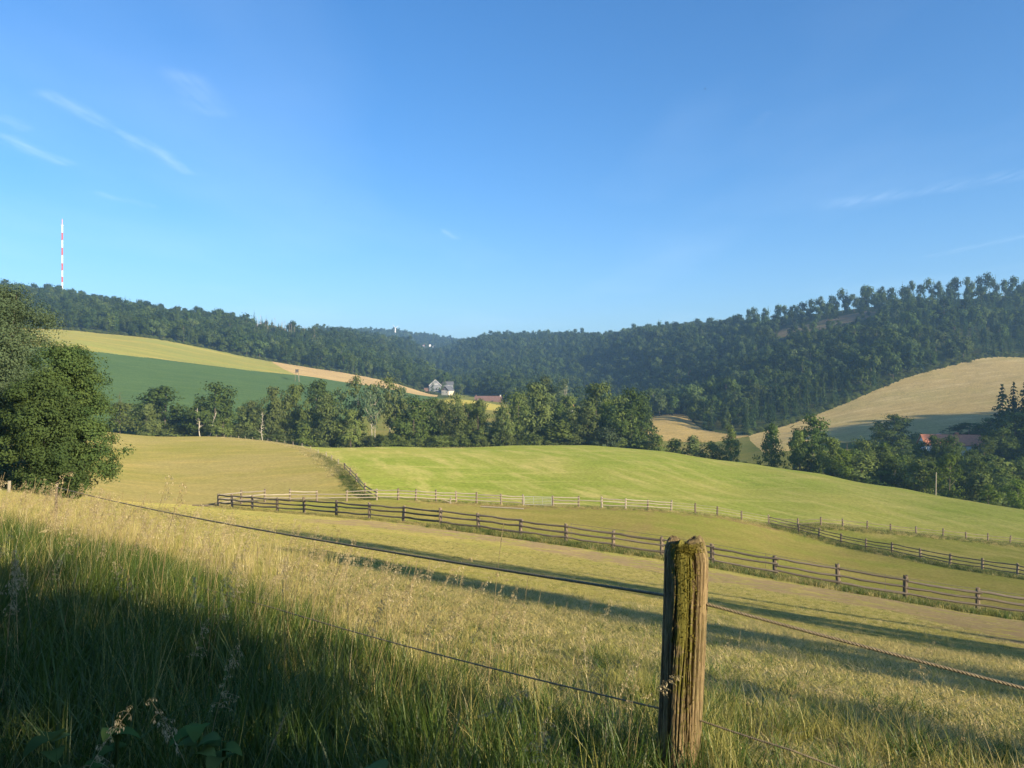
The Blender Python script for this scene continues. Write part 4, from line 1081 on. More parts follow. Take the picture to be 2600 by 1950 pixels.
def post_mesh(name, seed, w, h, mat):
    rng = np.random.default_rng(seed); n = 8; V = []; Fs = []
    base = [(math.cos(6.283*k/n+0.39)*w*0.58*rng.uniform(0.86, 1.1), math.sin(6.283*k/n+0.39)*w*0.58*rng.uniform(0.86, 1.1)) for k in range(n)]
    top = [h*rng.uniform(0.93, 1.02) for k in range(n)]
    lv = (-0.3, h*0.35, h*0.7)
    for i in range(4):
        s = (1.08, 1.0, 0.98, 0.93)[i]; ox, oy = rng.normal(size=2)*0.006
        for k in range(n):
            V.append((base[k][0]*s+ox, base[k][1]*s+oy, top[k] if i == 3 else lv[i]))
    for i in range(3):
        for k in range(n):
            a, b = i*n+k, i*n+(k+1) % n; Fs.append((a, b, b+n, a+n))
    Fs.append(tuple(3*n+k for k in range(n)))
    return mesh(name, np.array(V), Fs, mat)
def rail_mesh(name, seed, th, mat):                   # runs 0..1 along X, thickness in Y and Z as given
    rng = np.random.default_rng(seed); b = MB()
    pts = []; rad = []
    for i in range(7):
        t = i/6
        pts.append((t*1.06-0.03, rng.normal()*0.012, -0.035*math.sin(math.pi*t)*rng.uniform(0.4, 1.4) + rng.normal()*0.010)); rad.append(th*rng.uniform(0.42, 0.56))
    b.tube(pts, rad, 6, True, rng.random())
    return b.mesh(name, mat)
def put_rail(me, p, q, parent, name='rail'):
    p, q = Vector(p), Vector(q); d = q-p
    o = bpy.data.objects.new(name, me); COL.objects.link(o); o.parent = parent
    o.location = p
    o.rotation_euler = (0, -math.asin(d.z/d.length), math.atan2(d.y, d.x)); o.scale = (d.length, 1, 1)
    return o
def rail_fence(name, label, line, heights, ph, post_me, rail_me, seed, skip=(), nrails=lambda k: None, miss=(), group=None, wires=None):
    rng = random.Random(seed)
    x0, y0 = line[len(line)//2]
    root = empty(name, (x0, y0, h1(x0, y0)))
    tag(root, label, 'fence', group)
    org = root.location
    P = [Vector((x, y, h1(x, y)))-org for x, y in line]
    for k, p in enumerate(P):
        if k in skip: continue
        o = bpy.data.objects.new('post', rng.choice(post_me)); COL.objects.link(o); o.parent = root
        o.location = p; o.rotation_euler = (rng.gauss(0, 0.025), rng.gauss(0, 0.025), rng.random()*6.28); o.scale = (1, 1, ph*rng.uniform(0.94, 1.08))
    for k in range(len(P)-1):
        if k in miss: continue
        hs = nrails(k)
        for j, h in enumerate(heights if hs is None else hs):
            off = Vector((0.04, -0.09, 0))
            a = P[k]+off+Vector((0, 0, h+rng.uniform(-.05, .05))); b = P[k+1]+off+Vector((0, 0, h+rng.uniform(-.05, .05)))
            put_rail(rng.choice(rail_me), a, b, root)
    for h, off in (wires or []):
        m = MB()
        pts = []
        for k in range(len(P)):
            pts.append(P[k]+Vector((0, off, h)))
            if k < len(P)-1: pts.append((P[k]+P[k+1])/2+Vector((0, off, h-0.05)))
        m.tube(pts, 0.014, 4, caps=False); m.build('wire', WIRE, root)
    return root
PA = [post_mesh('rough_post', s, 0.20, 1.0, WOOD_POST) for s in range(5)]
RA = [rail_mesh('dark_rail', 10+s, 0.13, WOOD_DARK) for s in range(5)]
PB = [post_mesh('grey_post', 20+s, 0.21, 1.0, WOOD_POST) for s in range(4)] + [post_mesh('pale_post', 26, 0.22, 1.0, WOOD_GREY)]
RB = [rail_mesh('grey_rail', 30+s, 0.12, WOOD_GREY) for s in range(5)]
rail_fence('rail_fence', 'dark three-rail fence crossing the meadow nearest the rope', fA, (0.42, 0.78, 1.12), 1.32, PA, RA, 1)
def rb(k):
    if k >= 24: return (0.55, 0.95)
    if k in (15, 20, 21): return (0.85,)
    if k in (2, 4): return (0.45, 0.8)
    return None
lineB = fB[:24]
rail_fence('rail_fence', 'pale weathered three-rail fence behind the paddock, holding the gate', fB[:24], (0.4, 0.78, 1.13), 1.34, PB, RB, 2, skip=(0,), miss=(13, 19, 20, 21, 22), nrails=rb,
           wires=None)
gap = [Vector((x, y, h1(x, y))) for x, y in fB[19:24]]
RD = [rail_mesh('thin_rail', 50+s, 0.075, WOOD_DARK) for s in range(4)]
rail_fence('rail_fence', 'two-rail fence with sagging thin rails along the mown meadow on the right', fB[23:], (0.5, 0.92), 1.2, PA, RD, 3, skip=(0,))
rail_fence('rail_fence', 'dark three-rail fence branching off and coming nearer beneath the sagging thin-railed one', fC, (0.4, 0.74, 1.08), 1.25, PA+PB[-1:], [rail_mesh('slim_rail', 60+s, 0.10, WOOD_DARK) for s in range(4)], 4, skip=(0,))
rail_fence('rail_fence', 'short dark rail fence slanting up between pasture and mown meadow', fD[:5], (0.5, 0.95), 1.25, PA, RA, 5, skip=(0,))
PW = [post_mesh('slim_post', 70+s, 0.16, 1.0, WOOD_GREY) for s in range(4)]
rail_fence('wire_fence', 'wire fence of thin pale posts curving over the pasture crest', fD[4:], (), 1.15, PW, RA, 6, skip=(0,), wires=((1.0, 0), (0.55, 0)))
# wires that close the gap between the pale fence and its corner
wf = empty('wire_fence', tuple(gap[0])); tag(wf, 'thin strands closing the gap in the pale fence', 'wire')
for hgt in (0.45, 0.8, 1.1):
    m = MB(); m.tube([g-gap[0]+Vector((0, -0.08, hgt)) for g in gap], 0.022, 4, caps=False); m.build('strand', WOOD_GREY, wf)
# electric tape behind the lower fence on the right
m = MB()
tl = [(x+0.6, y+3.4, h1(x+0.6, y+3.4)+1.12) for x, y in fA[11:]]
m.tube(tl, 0.012, 4, caps=False); o = m.build('wire', WIRE); tag(o, 'single thin line strung just behind the dark fence on the right', 'wire')
for k in range(0, len(tl)-1, 2):
    x, y, z = tl[k]
    s = MB(); s.tube([(x, y, z-1.3), (x, y, z+0.04)], 0.012, 5); o = s.build('fence_stake', WIRE)
    tag(o, ('leftmost', 'second', 'third', 'fourth', 'fifth', 'sixth')[k//2] + ' slim dark stake carrying the thin line behind the fence', 'stake', 'stakes of the thin line')
# gate
g0 = Vector((*fB[13], h1(*fB[13]))); g1 = Vector((*fB[14], h1(*fB[14])))
gr = empty('field_gate', tuple(g0)); tag(gr, 'galvanised field gate in the pale fence', 'gate')
d = g1-g0; A = d*0.045; B = d*0.955
m = MB()
for P_, Q_ in ((A+Vector((0, -.1, .18)), A+Vector((0, -.1, 1.12))), (B+Vector((0, -.1, .18)), B+Vector((0, -.1, 1.12))), (A+Vector((0, -.1, 1.12)), B+Vector((0, -.1, 1.12))), (A+Vector((0, -.1, .18)), B+Vector((0, -.1, .18)))):
    m.tube([P_, Q_], 0.032, 6)
m.build('gate_frame', GALV, gr)
for h in (0.4, 0.58, 0.76, 0.94):
    s = MB(); s.tube([A+Vector((0, -.1, h)), B+Vector((0, -.1, h))], 0.02, 6); s.build('bar', GALV, gr)
for f in (0.33, 0.66):
    s = MB(); s.tube([A+(B-A)*f+Vector((0, -.12, .18)), A+(B-A)*f+Vector((0, -.12, 1.12))], 0.022, 6); s.build('brace', GALV, gr)
# loose plank lying before the gate, leaning stick at the fence
x, y, z = at(1270, 84); m = MB(); m.tube([(-2.2, .7, .15), (2.6, -0.5, .1)], 0.07, 5); o = m.build('pole', WOOD_GREY); o.location = (x, y, z)
tag(o, 'pale pole lying on bare ground before the gate', 'pole')
x, y, z = at(1142, 88); m = MB(); m.tube([(0, 0, -.2), (0.12, 0, 0.75)], 0.09, 6); m.tube([(-.8, -.2, .5), (.25, 0, .02)], 0.05, 5); o = m.build('stake', WOOD_GREY); o.location = (x, y, z)
tag(o, 'short leaning stake with prop beside the pale fence', 'stake')
# rails lying loose at the corner of the two fences
x, y, z = at(522, 72.5)
for k, (dx, dy, r) in enumerate(((0, 0, 0.25), (0.5, -.5, -0.18), (0.2, -.9, 0.1))):
    m = MB(); m.tube([(-1.1, 0, .06+.05*k), (1.1, 0, .12+.05*k)], 0.055, 5); o = m.build('rail', WOOD_DARK)
    o.name = 'loose_rail'; o.location = (x+dx, y+dy, z); o.rotation_euler = (0, 0.1*(k-1), r)
    tag(o, ('dark loose rail on the ground at the fence corner', 'dark loose rail crossing under the others at the fence corner', 'lowest dark loose rail at the fence corner')[k], 'rail', 'loose rails at the fence corner')
# poles in the valley
def pole(u, Y, vt, r, mat, label, name='pole', cross=False):
    x, y, z = at(u, Y); h = (975-vt)/F*Y - z
    o = empty(name, (x, y, z)); tag(o, label, 'pole')
    m = MB(); m.tube([(0, 0, -.3), (r*0.8, 0, h)], [r, r*0.75], 8); m.build('shaft', mat, o)
    if cross:
        c = MB(); c.box((0, 0, h-0.4), (1.6, 0.12, 0.12)); c.build('crossarm', mat, o)
        for s in (-.65, .65):
            q = MB(); q.tube([(s, 0, h-.35), (s, 0, h-.1)], 0.06, 6); q.build('insulator', GALV, o)
pole(2376, 196, 1199, 0.14, WOOD_GREY, 'tall white pole at the meadow edge before the sunlit round tree')
pole(2411, 322, 1080, 0.13, BARK, 'utility pole with crossarm behind the red-roofed house', 'utility_pole', True)
pole(2150, 300, 1126, 0.12, BARK, 'dark pole standing in the shaded field above the grove', 'utility_pole')

# ------------------------------------------------------------------ buildings
SLATE = plain_mat('slate_wall', (0.20, 0.215, 0.24), 0.8, 0, 0.12, 1.5)
SLATE_ROOF = plain_mat('slate_roof', (0.115, 0.12, 0.135), 0.7, 0, 0.15, 1.0)
WHITE = plain_mat('white_paint', (0.78, 0.77, 0.74), 0.7, 0, 0.06, 0.8)
CREAM = plain_mat('cream_wall', (0.70, 0.64, 0.50), 0.8, 0, 0.08, 0.8)
BROWN = plain_mat('brown_boards', (0.17, 0.10, 0.07), 0.8, 0, 0.2, 2.0)
RED_TILE = plain_mat('red_tiles', (0.50, 0.19, 0.10), 0.8, 0, 0.2, 1.5)
BROWN_TILE = plain_mat('brown_tiles', (0.17, 0.095, 0.075), 0.8, 0, 0.2, 1.0)
PANE = plain_mat('window_pane', (0.05, 0.06, 0.075), 0.15)
def gable_block(parent, w, d, eave, ridge, wall_mat, roof_mat, org=(0, 0, 0), axis='y', over=0.5, gable_mat=None, fall=0.0):
    """w across the gable, d along the ridge; gable faces -Y (axis y) or -X (axis x)"""
    ox, oy, oz = org
    def T_(x, y, z):
        return (ox+x, oy+y, oz+z) if axis == 'y' else (ox+y, oy-x, oz+z)
    m = MB()
    V = [T_(-w/2, 0, -2), T_(w/2, 0, -2), T_(w/2, d, -2), T_(-w/2, d, -2), T_(-w/2, 0, eave), T_(w/2, 0, eave), T_(w/2, d, eave), T_(-w/2, d, eave)]
    m.add(V, [(0, 1, 5, 4), (1, 2, 6, 5), (2, 3, 7, 6), (3, 0, 4, 7)])
    m.build('wall', wall_mat, parent)
    g = MB()
    g.add([T_(-w/2, 0, eave), T_(w/2, 0, eave), T_(0, 0, ridge)], [(0, 1, 2)])
    g.add([T_(-w/2, d, eave), T_(0, d, ridge), T_(w/2, d, eave)], [(0, 1, 2)])
    g.build('gable', gable_mat or wall_mat, parent)
    r = MB(); t = 0.28
    k = (ridge-eave)/(w/2)
    for s in (-1, 1):
        e = w/2+over; ze = eave-over*k
        a = [T_(s*e, -over, ze), T_(s*e, d+over, ze), T_(0, d+over, ridge), T_(0, -over, ridge)]
        b = [(x, y, z+t) for x, y, z in a]
        V = a+b; Fs = [(3, 2, 1, 0), (4, 5, 6, 7), (0, 1, 5, 4), (1, 2, 6, 5), (2, 3, 7, 6), (3, 0, 4, 7)]
        r.add(V, Fs if s > 0 else [tuple(reversed(f)) for f in Fs])
    return r.build('roof', roof_mat, parent), T_
def window(parent, T_, x, z, w=1.1, h=1.5, y=0.0, side='front', mat=None):
    """a framed window on the gable (front) or long wall"""
    f = MB(); t = 0.12
    def bx(cx, cz, dx, dz, dep, off):
        V = []
        for yy in (y-off, y-off-dep):
            for xx, zz in ((cx-dx/2, cz-dz/2), (cx+dx/2, cz-dz/2), (cx+dx/2, cz+dz/2), (cx-dx/2, cz+dz/2)):
                V.append(T_(xx, yy, zz) if side == 'front' else T_(side, xx, zz) if False else T_(xx, yy, zz))
        return V, [(0, 3, 2, 1), (4, 5, 6, 7), (0, 1, 5, 4), (1, 2, 6, 5), (2, 3, 7, 6), (3, 0, 4, 7)]
    for cx, cz, dx, dz in ((x, z+h/2+t/2, w+2*t, t), (x, z-h/2-t/2, w+2*t, t), (x-w/2-t/2, z, t, h), (x+w/2+t/2, z, t, h), (x, z, 0.08, h)):
        f.add(*bx(cx, cz, dx, dz, 0.12, 0.0))
    fo = f.build('window', mat or WHITE, parent)
    p = MB(); p.add(*bx(x, z, w, h, 0.04, 0.01)); p.build('pane', PANE, fo)
    return fo
# slate house above the end of the stubble strip
x, y, z = at(1105, 800); z = (975-993.5)/F*800
H1 = empty('house', (x, y, z), 0.12); tag(H1, 'slate-hung house with white-trimmed gable at the end of the stubble strip', 'house')
rf, T_ = gable_block(H1, 12.4, 15, 6.4, 11.8, SLATE, SLATE_ROOF)
m = MB()
for s in (-1, 1):
    m.tube([T_(s*6.8, -.55, 5.9), T_(0, -.55, 12.15)], 0.24, 4)
m.tube([T_(-3.2, -.12, 7.5), T_(3.2, -.12, 7.5)], 0.32, 4)
m.build('verge_board', WHITE, H1)
for wx in (-2.9, 2.9):
    for wz in (1.6, 4.3): window(H1, T_, wx, wz, 1.1, 1.5)
for wx in (-2.1, 2.1): window(H1, T_, wx, 8.6, 0.9, 1.0)
rf2, T2 = gable_block(H1, 8.5, 13, 7.2, 10.2, SLATE, SLATE_ROOF, (6.2, 9, 0), 'x')
for wx in (4, 8): 
    m = MB(); m.box((6.2+wx, 4.68, 5.6), (1.3, 0.12, 1.6)); f = m.build('window', WHITE, H1)
    m = MB(); m.box((6.2+wx, 4.62, 5.6), (0.9, 0.08, 1.2)); m.build('pane', PANE, f)
m = MB(); m.box((0.0, 8, 12.2), (0.9, 0.9, 1.8)); m.build('chimney', BROWN, rf)
m = MB(); m.box((-9.0, 4, 1.6), (5.5, 6, 3.6)); m.build('lean_to', BROWN, H1)
m = MB(); m.box((-9.0, 4, 3.6), (6.3, 7, 0.3)); m.build('lean_to_roof', SLATE_ROOF, H1)
x, y, z = at(1130, 786); z = (975-999)/F*786
H2 = empty('house', (x, y, z), -0.5); tag(H2, 'low white annex house with dark half-hipped roof right in front of the slate house', 'house')
rf, T_ = gable_block(H2, 9, 10.5, 3.2, 7.6, CREAM, SLATE_ROOF, gable_mat=BROWN)
window(H2, T_, 0, 4.7, 1.5, 1.2); window(H2, T_, -2.4, 1.3, 1.1, 1.3); window(H2, T_, 2.2, 1.3, 1.1, 1.3)
# long low building with brown-red roof
x, y, z = at(1240, 690); z = (975-1025)/F*690
H3 = empty('barn', (x, y, z), -0.06); tag(H3, 'long low building with brown-red roof behind the stream trees', 'building')
rf, T_ = gable_block(H3, 9, 24, 2.6, 6.8, CREAM, BROWN_TILE, (-12, 0, 0), 'x')
for xx in (-11.2, 11.0):
    m = MB(); m.box((xx, 0, 7.2), (0.9, 0.9, 1.7)); m.build('chimney', WHITE if xx > 0 else BROWN, rf)
for k in range(4):
    m = MB(); m.box((-5+3.4*k, -4.56, 1.3), (1.4, 0.12, 1.3)); f = m.build('window', WHITE, H3)
    m = MB(); m.box((-5+3.4*k, -4.62, 1.3), (1.1, 0.08, 1.0)); m.build('pane', PANE, f)
m = MB(); m.box((8.5, -6.0, 1.5), (8, 3.0, 3.4), 0, 0.9); m.build('porch', BROWN, H3)
m = MB(); m.tube([(0, 0, 0), (0, 0, .01)], .01, 3) if False else None
# a bit of another red roof between the stream trees
x, y, z = at(1424, 420); z = (975-1037)/F*420
H5 = empty('house', (x, y, z), 0.3); tag(H5, 'small orange-red roof peeping out between the stream trees', 'house')
gable_block(H5, 6, 6, 1.6, 3.6, WHITE, RED_TILE, (0, 0, 0), 'x')
# red-roofed house in the grove
x, y, z = at(2414, 300); z = (975-1146)/F*300
H4 = empty('house', (x, y, z), -0.20); tag(H4, 'white house with long red tiled roof among the dark grove trees', 'house')
rf, T_ = gable_block(H4, 9.0, 20.5, 3.0, 6.4, WHITE, RED_TILE, (-10.5, 0, 0), 'x', 0.55)
m = MB(); m.box((2.0, -0.4, 6.8), (1.1, 1.0, 1.5)); m.build('chimney', RED_TILE, rf)
m = MB(); m.box((-4.2, 0.3, 6.7), (1.6, 0.7, 0.6)); m.build('skylight', SLATE_ROOF, rf)
m = MB(); m.add([(-3.6, -3.6, 4.0), (-0.6, -3.6, 4.0), (-2.1, -3.6, 5.4), (-2.1, -0.8, 5.6)], [(0, 1, 2), (0, 2, 3), (1, 3, 2)]); m.build('dormer', RED_TILE, rf)
for xx in (-7.0, 3.0, 7.3):
    m = MB(); m.box((xx, -4.56, 1.5), (1.7, 0.12, 1.3)); f = m.build('window', WHITE, H4)
    m = MB(); m.box((xx, -4.63, 1.5), (1.4, 0.08, 1.0)); m.build('pane', PANE, f)
window(H4, T_, 0, 2.4, 1.4, 1.4)
# village on the far hill
VILL = [(1003, 874, 10, 'red roof'), (1012, 872, 12, 'dark roof'), (1040, 879, 8, 'dark roof'), (1048, 889, 9, 'dark roof'), (1075, 888, 8, 'red roof'), (1092, 886, 10, 'dark roof'), (1101, 890, 11, 'dark roof'), (1063, 898, 9, 'red roof')]
VL = ('white house uppermost and farthest left of the far village', 'white house beside the uppermost one of the far village', 'white house midway down the far village', 'low white house near the valley in the far village',
      'small white house left of the two largest in the far village', 'bright white house in the far village, left of the large pair', 'largest white house at the right of the far village', 'lowest white house of the far village')
for (u, v, w, rname), lab in zip(VILL, VL):
    X, Y = ground_hits([(u, v+4)], 1500, 2800)[0]; zz = h1(X, Y)+13
    o = empty('village_house', (X, Y, zz), RND.uniform(-.4, .4)); tag(o, lab, 'house', 'houses of the far village')
    gable_block(o, w*.62, w*0.8, 3.6, 6.0, WHITE, RED_TILE if 'red' in rname else SLATE_ROOF)
# raised hide in the crop field
x, y, z = at(754, 600); z = (975-961)/F*600; z = h1(x, y)
hd = empty('hunting_hide', (x, y, z), 0.25); tag(hd, 'raised wooden hunting hide standing in the green crop field', 'hide')
zb = (975-946)/F*600 - z
zb = max(2.6, zb)
m = MB(); m.box((0, 0, zb+1.2), (2.5, 2.2, 2.3)); m.build('cabin', BARK, hd)
m = MB(); m.box((0, 0, zb+2.5), (3.0, 2.8, 0.22)); m.build('roof', WOOD_DARK, hd)
m = MB(); m.box((0, -1.12, zb+1.5), (1.5, 0.06, 0.5)); m.build('window', PANE, hd)
for sx in (-1, 1):
    for sy in (-1, 1):
        m = MB(); m.tube([(sx*1.45, sy*1.35, -0.2), (sx*1.05, sy*0.95, zb+0.1)], 0.10, 5); m.build('leg', WOOD_POST, hd)
m = MB()
for s in (-.28, .28): m.tube([(1.9+s, -2.3, -.1), (0.9+s, -1.1, zb+0.2)], 0.07, 5)
for k in range(6):
    t = (k+0.5)/6; m.tube([(1.9-1.0*t-.28, -2.3+1.2*t, t*zb), (1.9-1.0*t+.28, -2.3+1.2*t, t*zb)], 0.045, 4)
m.build('ladder', WOOD_GREY, hd)
# striped mast on the ridge
RED = plain_mat('mast_red', (0.62, 0.07, 0.05), 0.5, 0, 0.05); MWHITE = plain_mat('mast_white', (0.85, 0.85, 0.85), 0.5, 0, 0.05)
Y = 1050.0; x = (158-1300)/F*Y; gz = h1(x, Y)
ms = empty('radio_mast', (x, Y, gz)); tag(ms, 'tall red and white striped radio mast above the wooded ridge', 'mast')
def zz(v): return (975-v)/F*Y - gz
bands = [(None, 742), (742, 717), (717, 703), (703, 687), (687, 668.5), (668.5, 648), (648, 629), (629, 610), (610, 591), (591, 572)]
colr = [RED, MWHITE, RED, MWHITE, RED, MWHITE, RED, MWHITE, RED, MWHITE]
lo = -1.0
cuts = [zz(717), zz(702.5), zz(687), zz(668.5), zz(648), zz(629), zz(610), zz(591), zz(572)]
prev = -1.0
for k, c in enumerate(cuts):
    m = MB(); m.tube([(0, 0, prev), (0, 0, c)], 0.95, 10); o = m.build('mast_section', MWHITE if k % 2 == 0 else RED, ms); prev = c
m = MB(); m.tube([(0, 0, prev), (0, 0, zz(556))], [0.6, 0.42], 8); m.build('antenna', plain_mat('antenna', (0.75, 0.35, 0.33), 0.5, 0, 0.05), ms)
m = MB(); m.box((0, 0, prev), (2.6, 2.6, 0.6)); m.build('platform', MWHITE, ms)
# wind turbine on the far hill
Y = 2500.0; x = (1004-1300)/F*Y; gz = h1(x, Y)
wt = empty('wind_turbine', (x, Y, gz)); tag(wt, 'white wind turbine on the far hill at the valley head', 'wind turbine')
hub = (975-834)/F*Y - gz
m = MB(); m.tube([(0, 0, -1), (0, 0, hub)], [1.7, 1.0], 12); m.build('tower', MWHITE, wt)
m = MB(); m.box((0, 1.0, hub+0.4), (2.2, 6.5, 2.4)); m.build('nacelle', MWHITE, wt)
m = MB(); m.tube([(0, -2.2, hub+.4), (0, -3.6, hub+.4)], [1.2, 0.5], 10); m.build('hub', MWHITE, wt)
for k, an in enumerate((math.radians(122), math.radians(38), math.radians(263))):
    m = MB(); L_ = 16.0; pts = []
    c, s = math.cos(an), math.sin(an)
    for side in (-1, 1):
        for t, wd in ((0.02, 0.4), (0.2, 0.75), (0.6, 0.5), (1.0, 0.18)):
            pts.append((c*L_*t - s*wd*side, -2.9, hub+.4+s*L_*t + c*wd*side))
    V = pts + [(a, b+0.5, e) for a, b, e in pts]
    Fs = []
    for i in range(3):
        Fs += [(i, i+1, 5+i, 4+i), (8+i, 12+i, 13+i, 9+i), (i, 8+i, 9+i, i+1), (4+i, 5+i, 13+i, 12+i)]
    Fs += [(3, 11, 15, 7), (0, 4, 12, 8)]
    m.add(V, Fs); m.build('blade', MWHITE, wt)
# birds
BIRD = plain_mat('feathers', (0.03, 0.03, 0.035), 0.8)
for u, v, Y, s, lab in ((1790, 226, 130, 0.30, 'dark bird high in the blue sky, upper one'), (827, 515, 160, 0.26, 'dark bird lower in the sky towards the mast')):
    b = empty('bird', ((u-1300)/F*Y, Y, (975-v)/F*Y)); tag(b, lab, 'bird', 'birds in the sky')
    m = MB(); m.tube([(-.16*s*3, 0, 0), (-.05*s*3, 0, .01), (.1*s*3, 0, 0.02), (.17*s*3, 0, 0.01)], [0.02*s, .16*s, .13*s, .03*s], 6); m.build('body', BIRD, b)
    for sd in (-1, 1):
        w = MB(); V = [(-.04*s*3, 0, .02), (.07*s*3, 0, .02), (.03*s*3, sd*.25*s*3, .14*s*2), (-.05*s*3, sd*.25*s*3, .12*s*2)]
        V2 = [(a, q, e+0.012) for a, q, e in V]
        w.add(V+V2, [(0, 1, 2, 3), (7, 6, 5, 4), (0, 4, 5, 1), (1, 5, 6, 2), (2, 6, 7, 3), (3, 7, 4, 0)]); w.build('wing', BIRD, b)
# ------------------------------------------------------------------ the mossy post
def moss_post():
    m, N, L = new_mat('old_oak')
    out = N.new('ShaderNodeOutputMaterial'); b = N.new('ShaderNodeBsdfPrincipled'); b.inputs['Roughness'].default_value = 0.9
    tc = N.new('ShaderNodeTexCoord'); P = tc.outputs['Object']
    g = noise(N, L, P, 1.0, 6, 0.7, (48, 48, 3.2))
    g2 = noise(N, L, P, 1.0, 4, 0.6, (150, 150, 9))
    c = mixc(N, L, ramp01(N, L, g, 0.35, 0.65), (0.055, 0.036, 0.018), (0.30, 0.215, 0.11))
    c = mixc(N, L, ramp01(N, L, g2, 0.46, 0.64, 0, 0.6), c, (0.50, 0.385, 0.20))
    gw = noise(N, L, P, 9, 5, 0.7)
    c = mixc(N, L, ramp01(N, L, gw, 0.42, 0.66, 0, 0.7), c, (0.135, 0.118, 0.045))
    at_ = N.new('ShaderNodeAttribute'); at_.attribute_name = 'moss'
    mo = noise(N, L, P, 22, 5, 0.7)
    ad = N.new('ShaderNodeMath'); ad.operation = 'ADD'; L.new(at_.outputs['Fac'], ad.inputs[0]); L.new(ramp01(N, L, mo, 0.3, 0.7, -.4, .4), ad.inputs[1])
    c = mixc(N, L, ramp01(N, L, ad.outputs[0], 0.42, 0.62), c, (0.15, 0.14, 0.022))
    gr = N.new('ShaderNodeAttribute'); gr.attribute_name = 'groove'
    L.new(mixc(N, L, gr.outputs['Fac'], c, (0.05, 0.03, 0.015)), b.inputs['Base Color'])
    bp = N.new('ShaderNodeBump'); bp.inputs['Strength'].default_value = 0.9; bp.inputs['Distance'].default_value = 0.012
    L.new(g, bp.inputs['Height'])
    bp2 = N.new('ShaderNodeBump'); bp2.inputs['Strength'].default_value = 0.7; bp2.inputs['Distance'].default_value = 0.005
    L.new(g2, bp2.inputs['Height']); L.new(bp.outputs[0], bp2.inputs['Normal'])
    L.new(bp2.outputs[0], b.inputs['Normal']); L.new(b.outputs[0], out.inputs['Surface'])
    rng = np.random.default_rng(4)
    nz, na = 110, 220
    a = np.linspace(0, 2*np.pi, na, endpoint=False); z = np.linspace(0, 1, nz)
    A, Z = np.meshgrid(a, z)
    # weathered grooves that wander a little with height; a deep split on the camera side
    r = 0.082*np.ones_like(A)*(0.97+0.03*Z)
    r += 0.006*np.cos(2*A+0.6) + 0.003*np.sin(3*A+2*Z)
    gro = np.zeros_like(A)
    for k in range(46):
        c = rng.random()*2*np.pi; w = rng.uniform(0.010, 0.035); dep = rng.uniform(0.003, 0.0105); z0, z1 = sorted(rng.random(2)); z0 -= 0.25; z1 += 0.25
        d = np.angle(np.exp(1j*(A - c - 0.10*np.sin(5*Z+k) - 0.03*np.sin(17*Z+2*k))))
        e = np.exp(-(d/w)**2)*np.clip((Z-z0)*9, 0, 1)*np.clip((z1-Z)*9, 0, 1)
        r -= dep*e; gro = np.maximum(gro, e*dep/0.011)
    for c, w, dep, z0 in ((np.radians(-72), 0.055, 0.019, 0.42), (np.radians(-58), 0.035, 0.014, 0.2), (np.radians(-92), 0.03, 0.010, 0.3), (np.radians(-48), 0.03, 0.012, 0.55)):
        d = np.angle(np.exp(1j*(A - c - 0.08*(1-Z) - 0.03*np.sin(9*Z))))
        e = np.exp(-(d/w)**2)*np.clip((Z-z0)*3.5, 0, 1)
        r -= dep*e; gro = np.maximum(gro, e*0.8)
    r += rng.normal(size=A.shape)*0.0006
    Hh = 1.25
    r *= 1-0.16*np.clip((Z-0.955)/0.045, 0, 1)**2
    top = 0.020*np.sin(A*2+1) + 0.012*np.sin(5*A) + 0.008*np.sin(11*A+1) - 0.014*np.exp(-(np.angle(np.exp(1j*(A+np.radians(72))))/0.12)**2)
    zz_ = Z*Hh + Z**6*top
    lean = -0.055*(1-Z)**1.5
    V = np.stack([r*np.cos(A)+lean, r*np.sin(A), zz_-0.28], -1).reshape(-1, 3)
    i, j = np.meshgrid(np.arange(nz-1), np.arange(na), indexing='ij'); j2 = (j+1) % na
    Q = [tuple(q) for q in np.stack([i*na+j, i*na+j2, (i+1)*na+j2, (i+1)*na+j], -1).reshape(-1, 4)]
    # broken top: rings inwards
    V = list(map(tuple, V)); base = (nz-1)*na; last = base
    for s, dz in ((0.8, 0.010), (0.5, 0.014), (0.2, 0.016)):
        n0 = len(V)
        for k in range(na):
            x, y, zt = V[base+k]; jit = rng.normal()*0.005 + 0.006*math.sin(14*a[k])
            V.append(((x)*s, y*s, zt*s + (0.965)*(1-s) + dz + jit if s < .8 else zt+dz+jit*0.5))
        for k in range(na):
            Q.append((last+k, last+(k+1) % na, n0+(k+1) % na, n0+k))
        last = n0
    Q.append(tuple(last+k for k in range(na)))
    V = np.array(V); ang = np.degrees(np.arctan2(V[:, 1], V[:, 0])); zt = np.clip((V[:, 2]+0.28)/Hh, 0, 1.1)
    moss = np.exp(-((ang+108)/30)**2)*np.clip((zt-0.35)*2.2, 0, 1)*0.8 + 0.22*np.exp(-((ang+100)/40)**2) + (zt > 0.965)*0.42*(np.sin(np.radians(ang*2))*0.4+0.7) + 0.2*np.clip(0.5-zt, 0, 1)
    gg = np.zeros(len(V)); gg[:nz*na] = np.clip(gro.ravel(), 0, 1)*0.75
    me = mesh('old_post', V, Q, m, True, {'moss': ('POINT', 'FLOAT', moss), 'groove': ('POINT', 'FLOAT', gg)})
    return me
PX, PY = (1741-1300)/F*3.1, 3.1
PZ = h1(PX, PY)
ztop = -0.64
o = empty('fence_post', (PX, PY, ztop-0.995)); tag(o, 'thick weathered oak fence post with moss, standing alone in front', 'post')
link('shaft', moss_post(), None, o)
MOSS = leaf_mat('moss', (0.075, 0.075, 0.012), (0.15, 0.135, 0.022), (0.14, 0.11, 0.03), 0.15)
rng = np.random.default_rng(12)
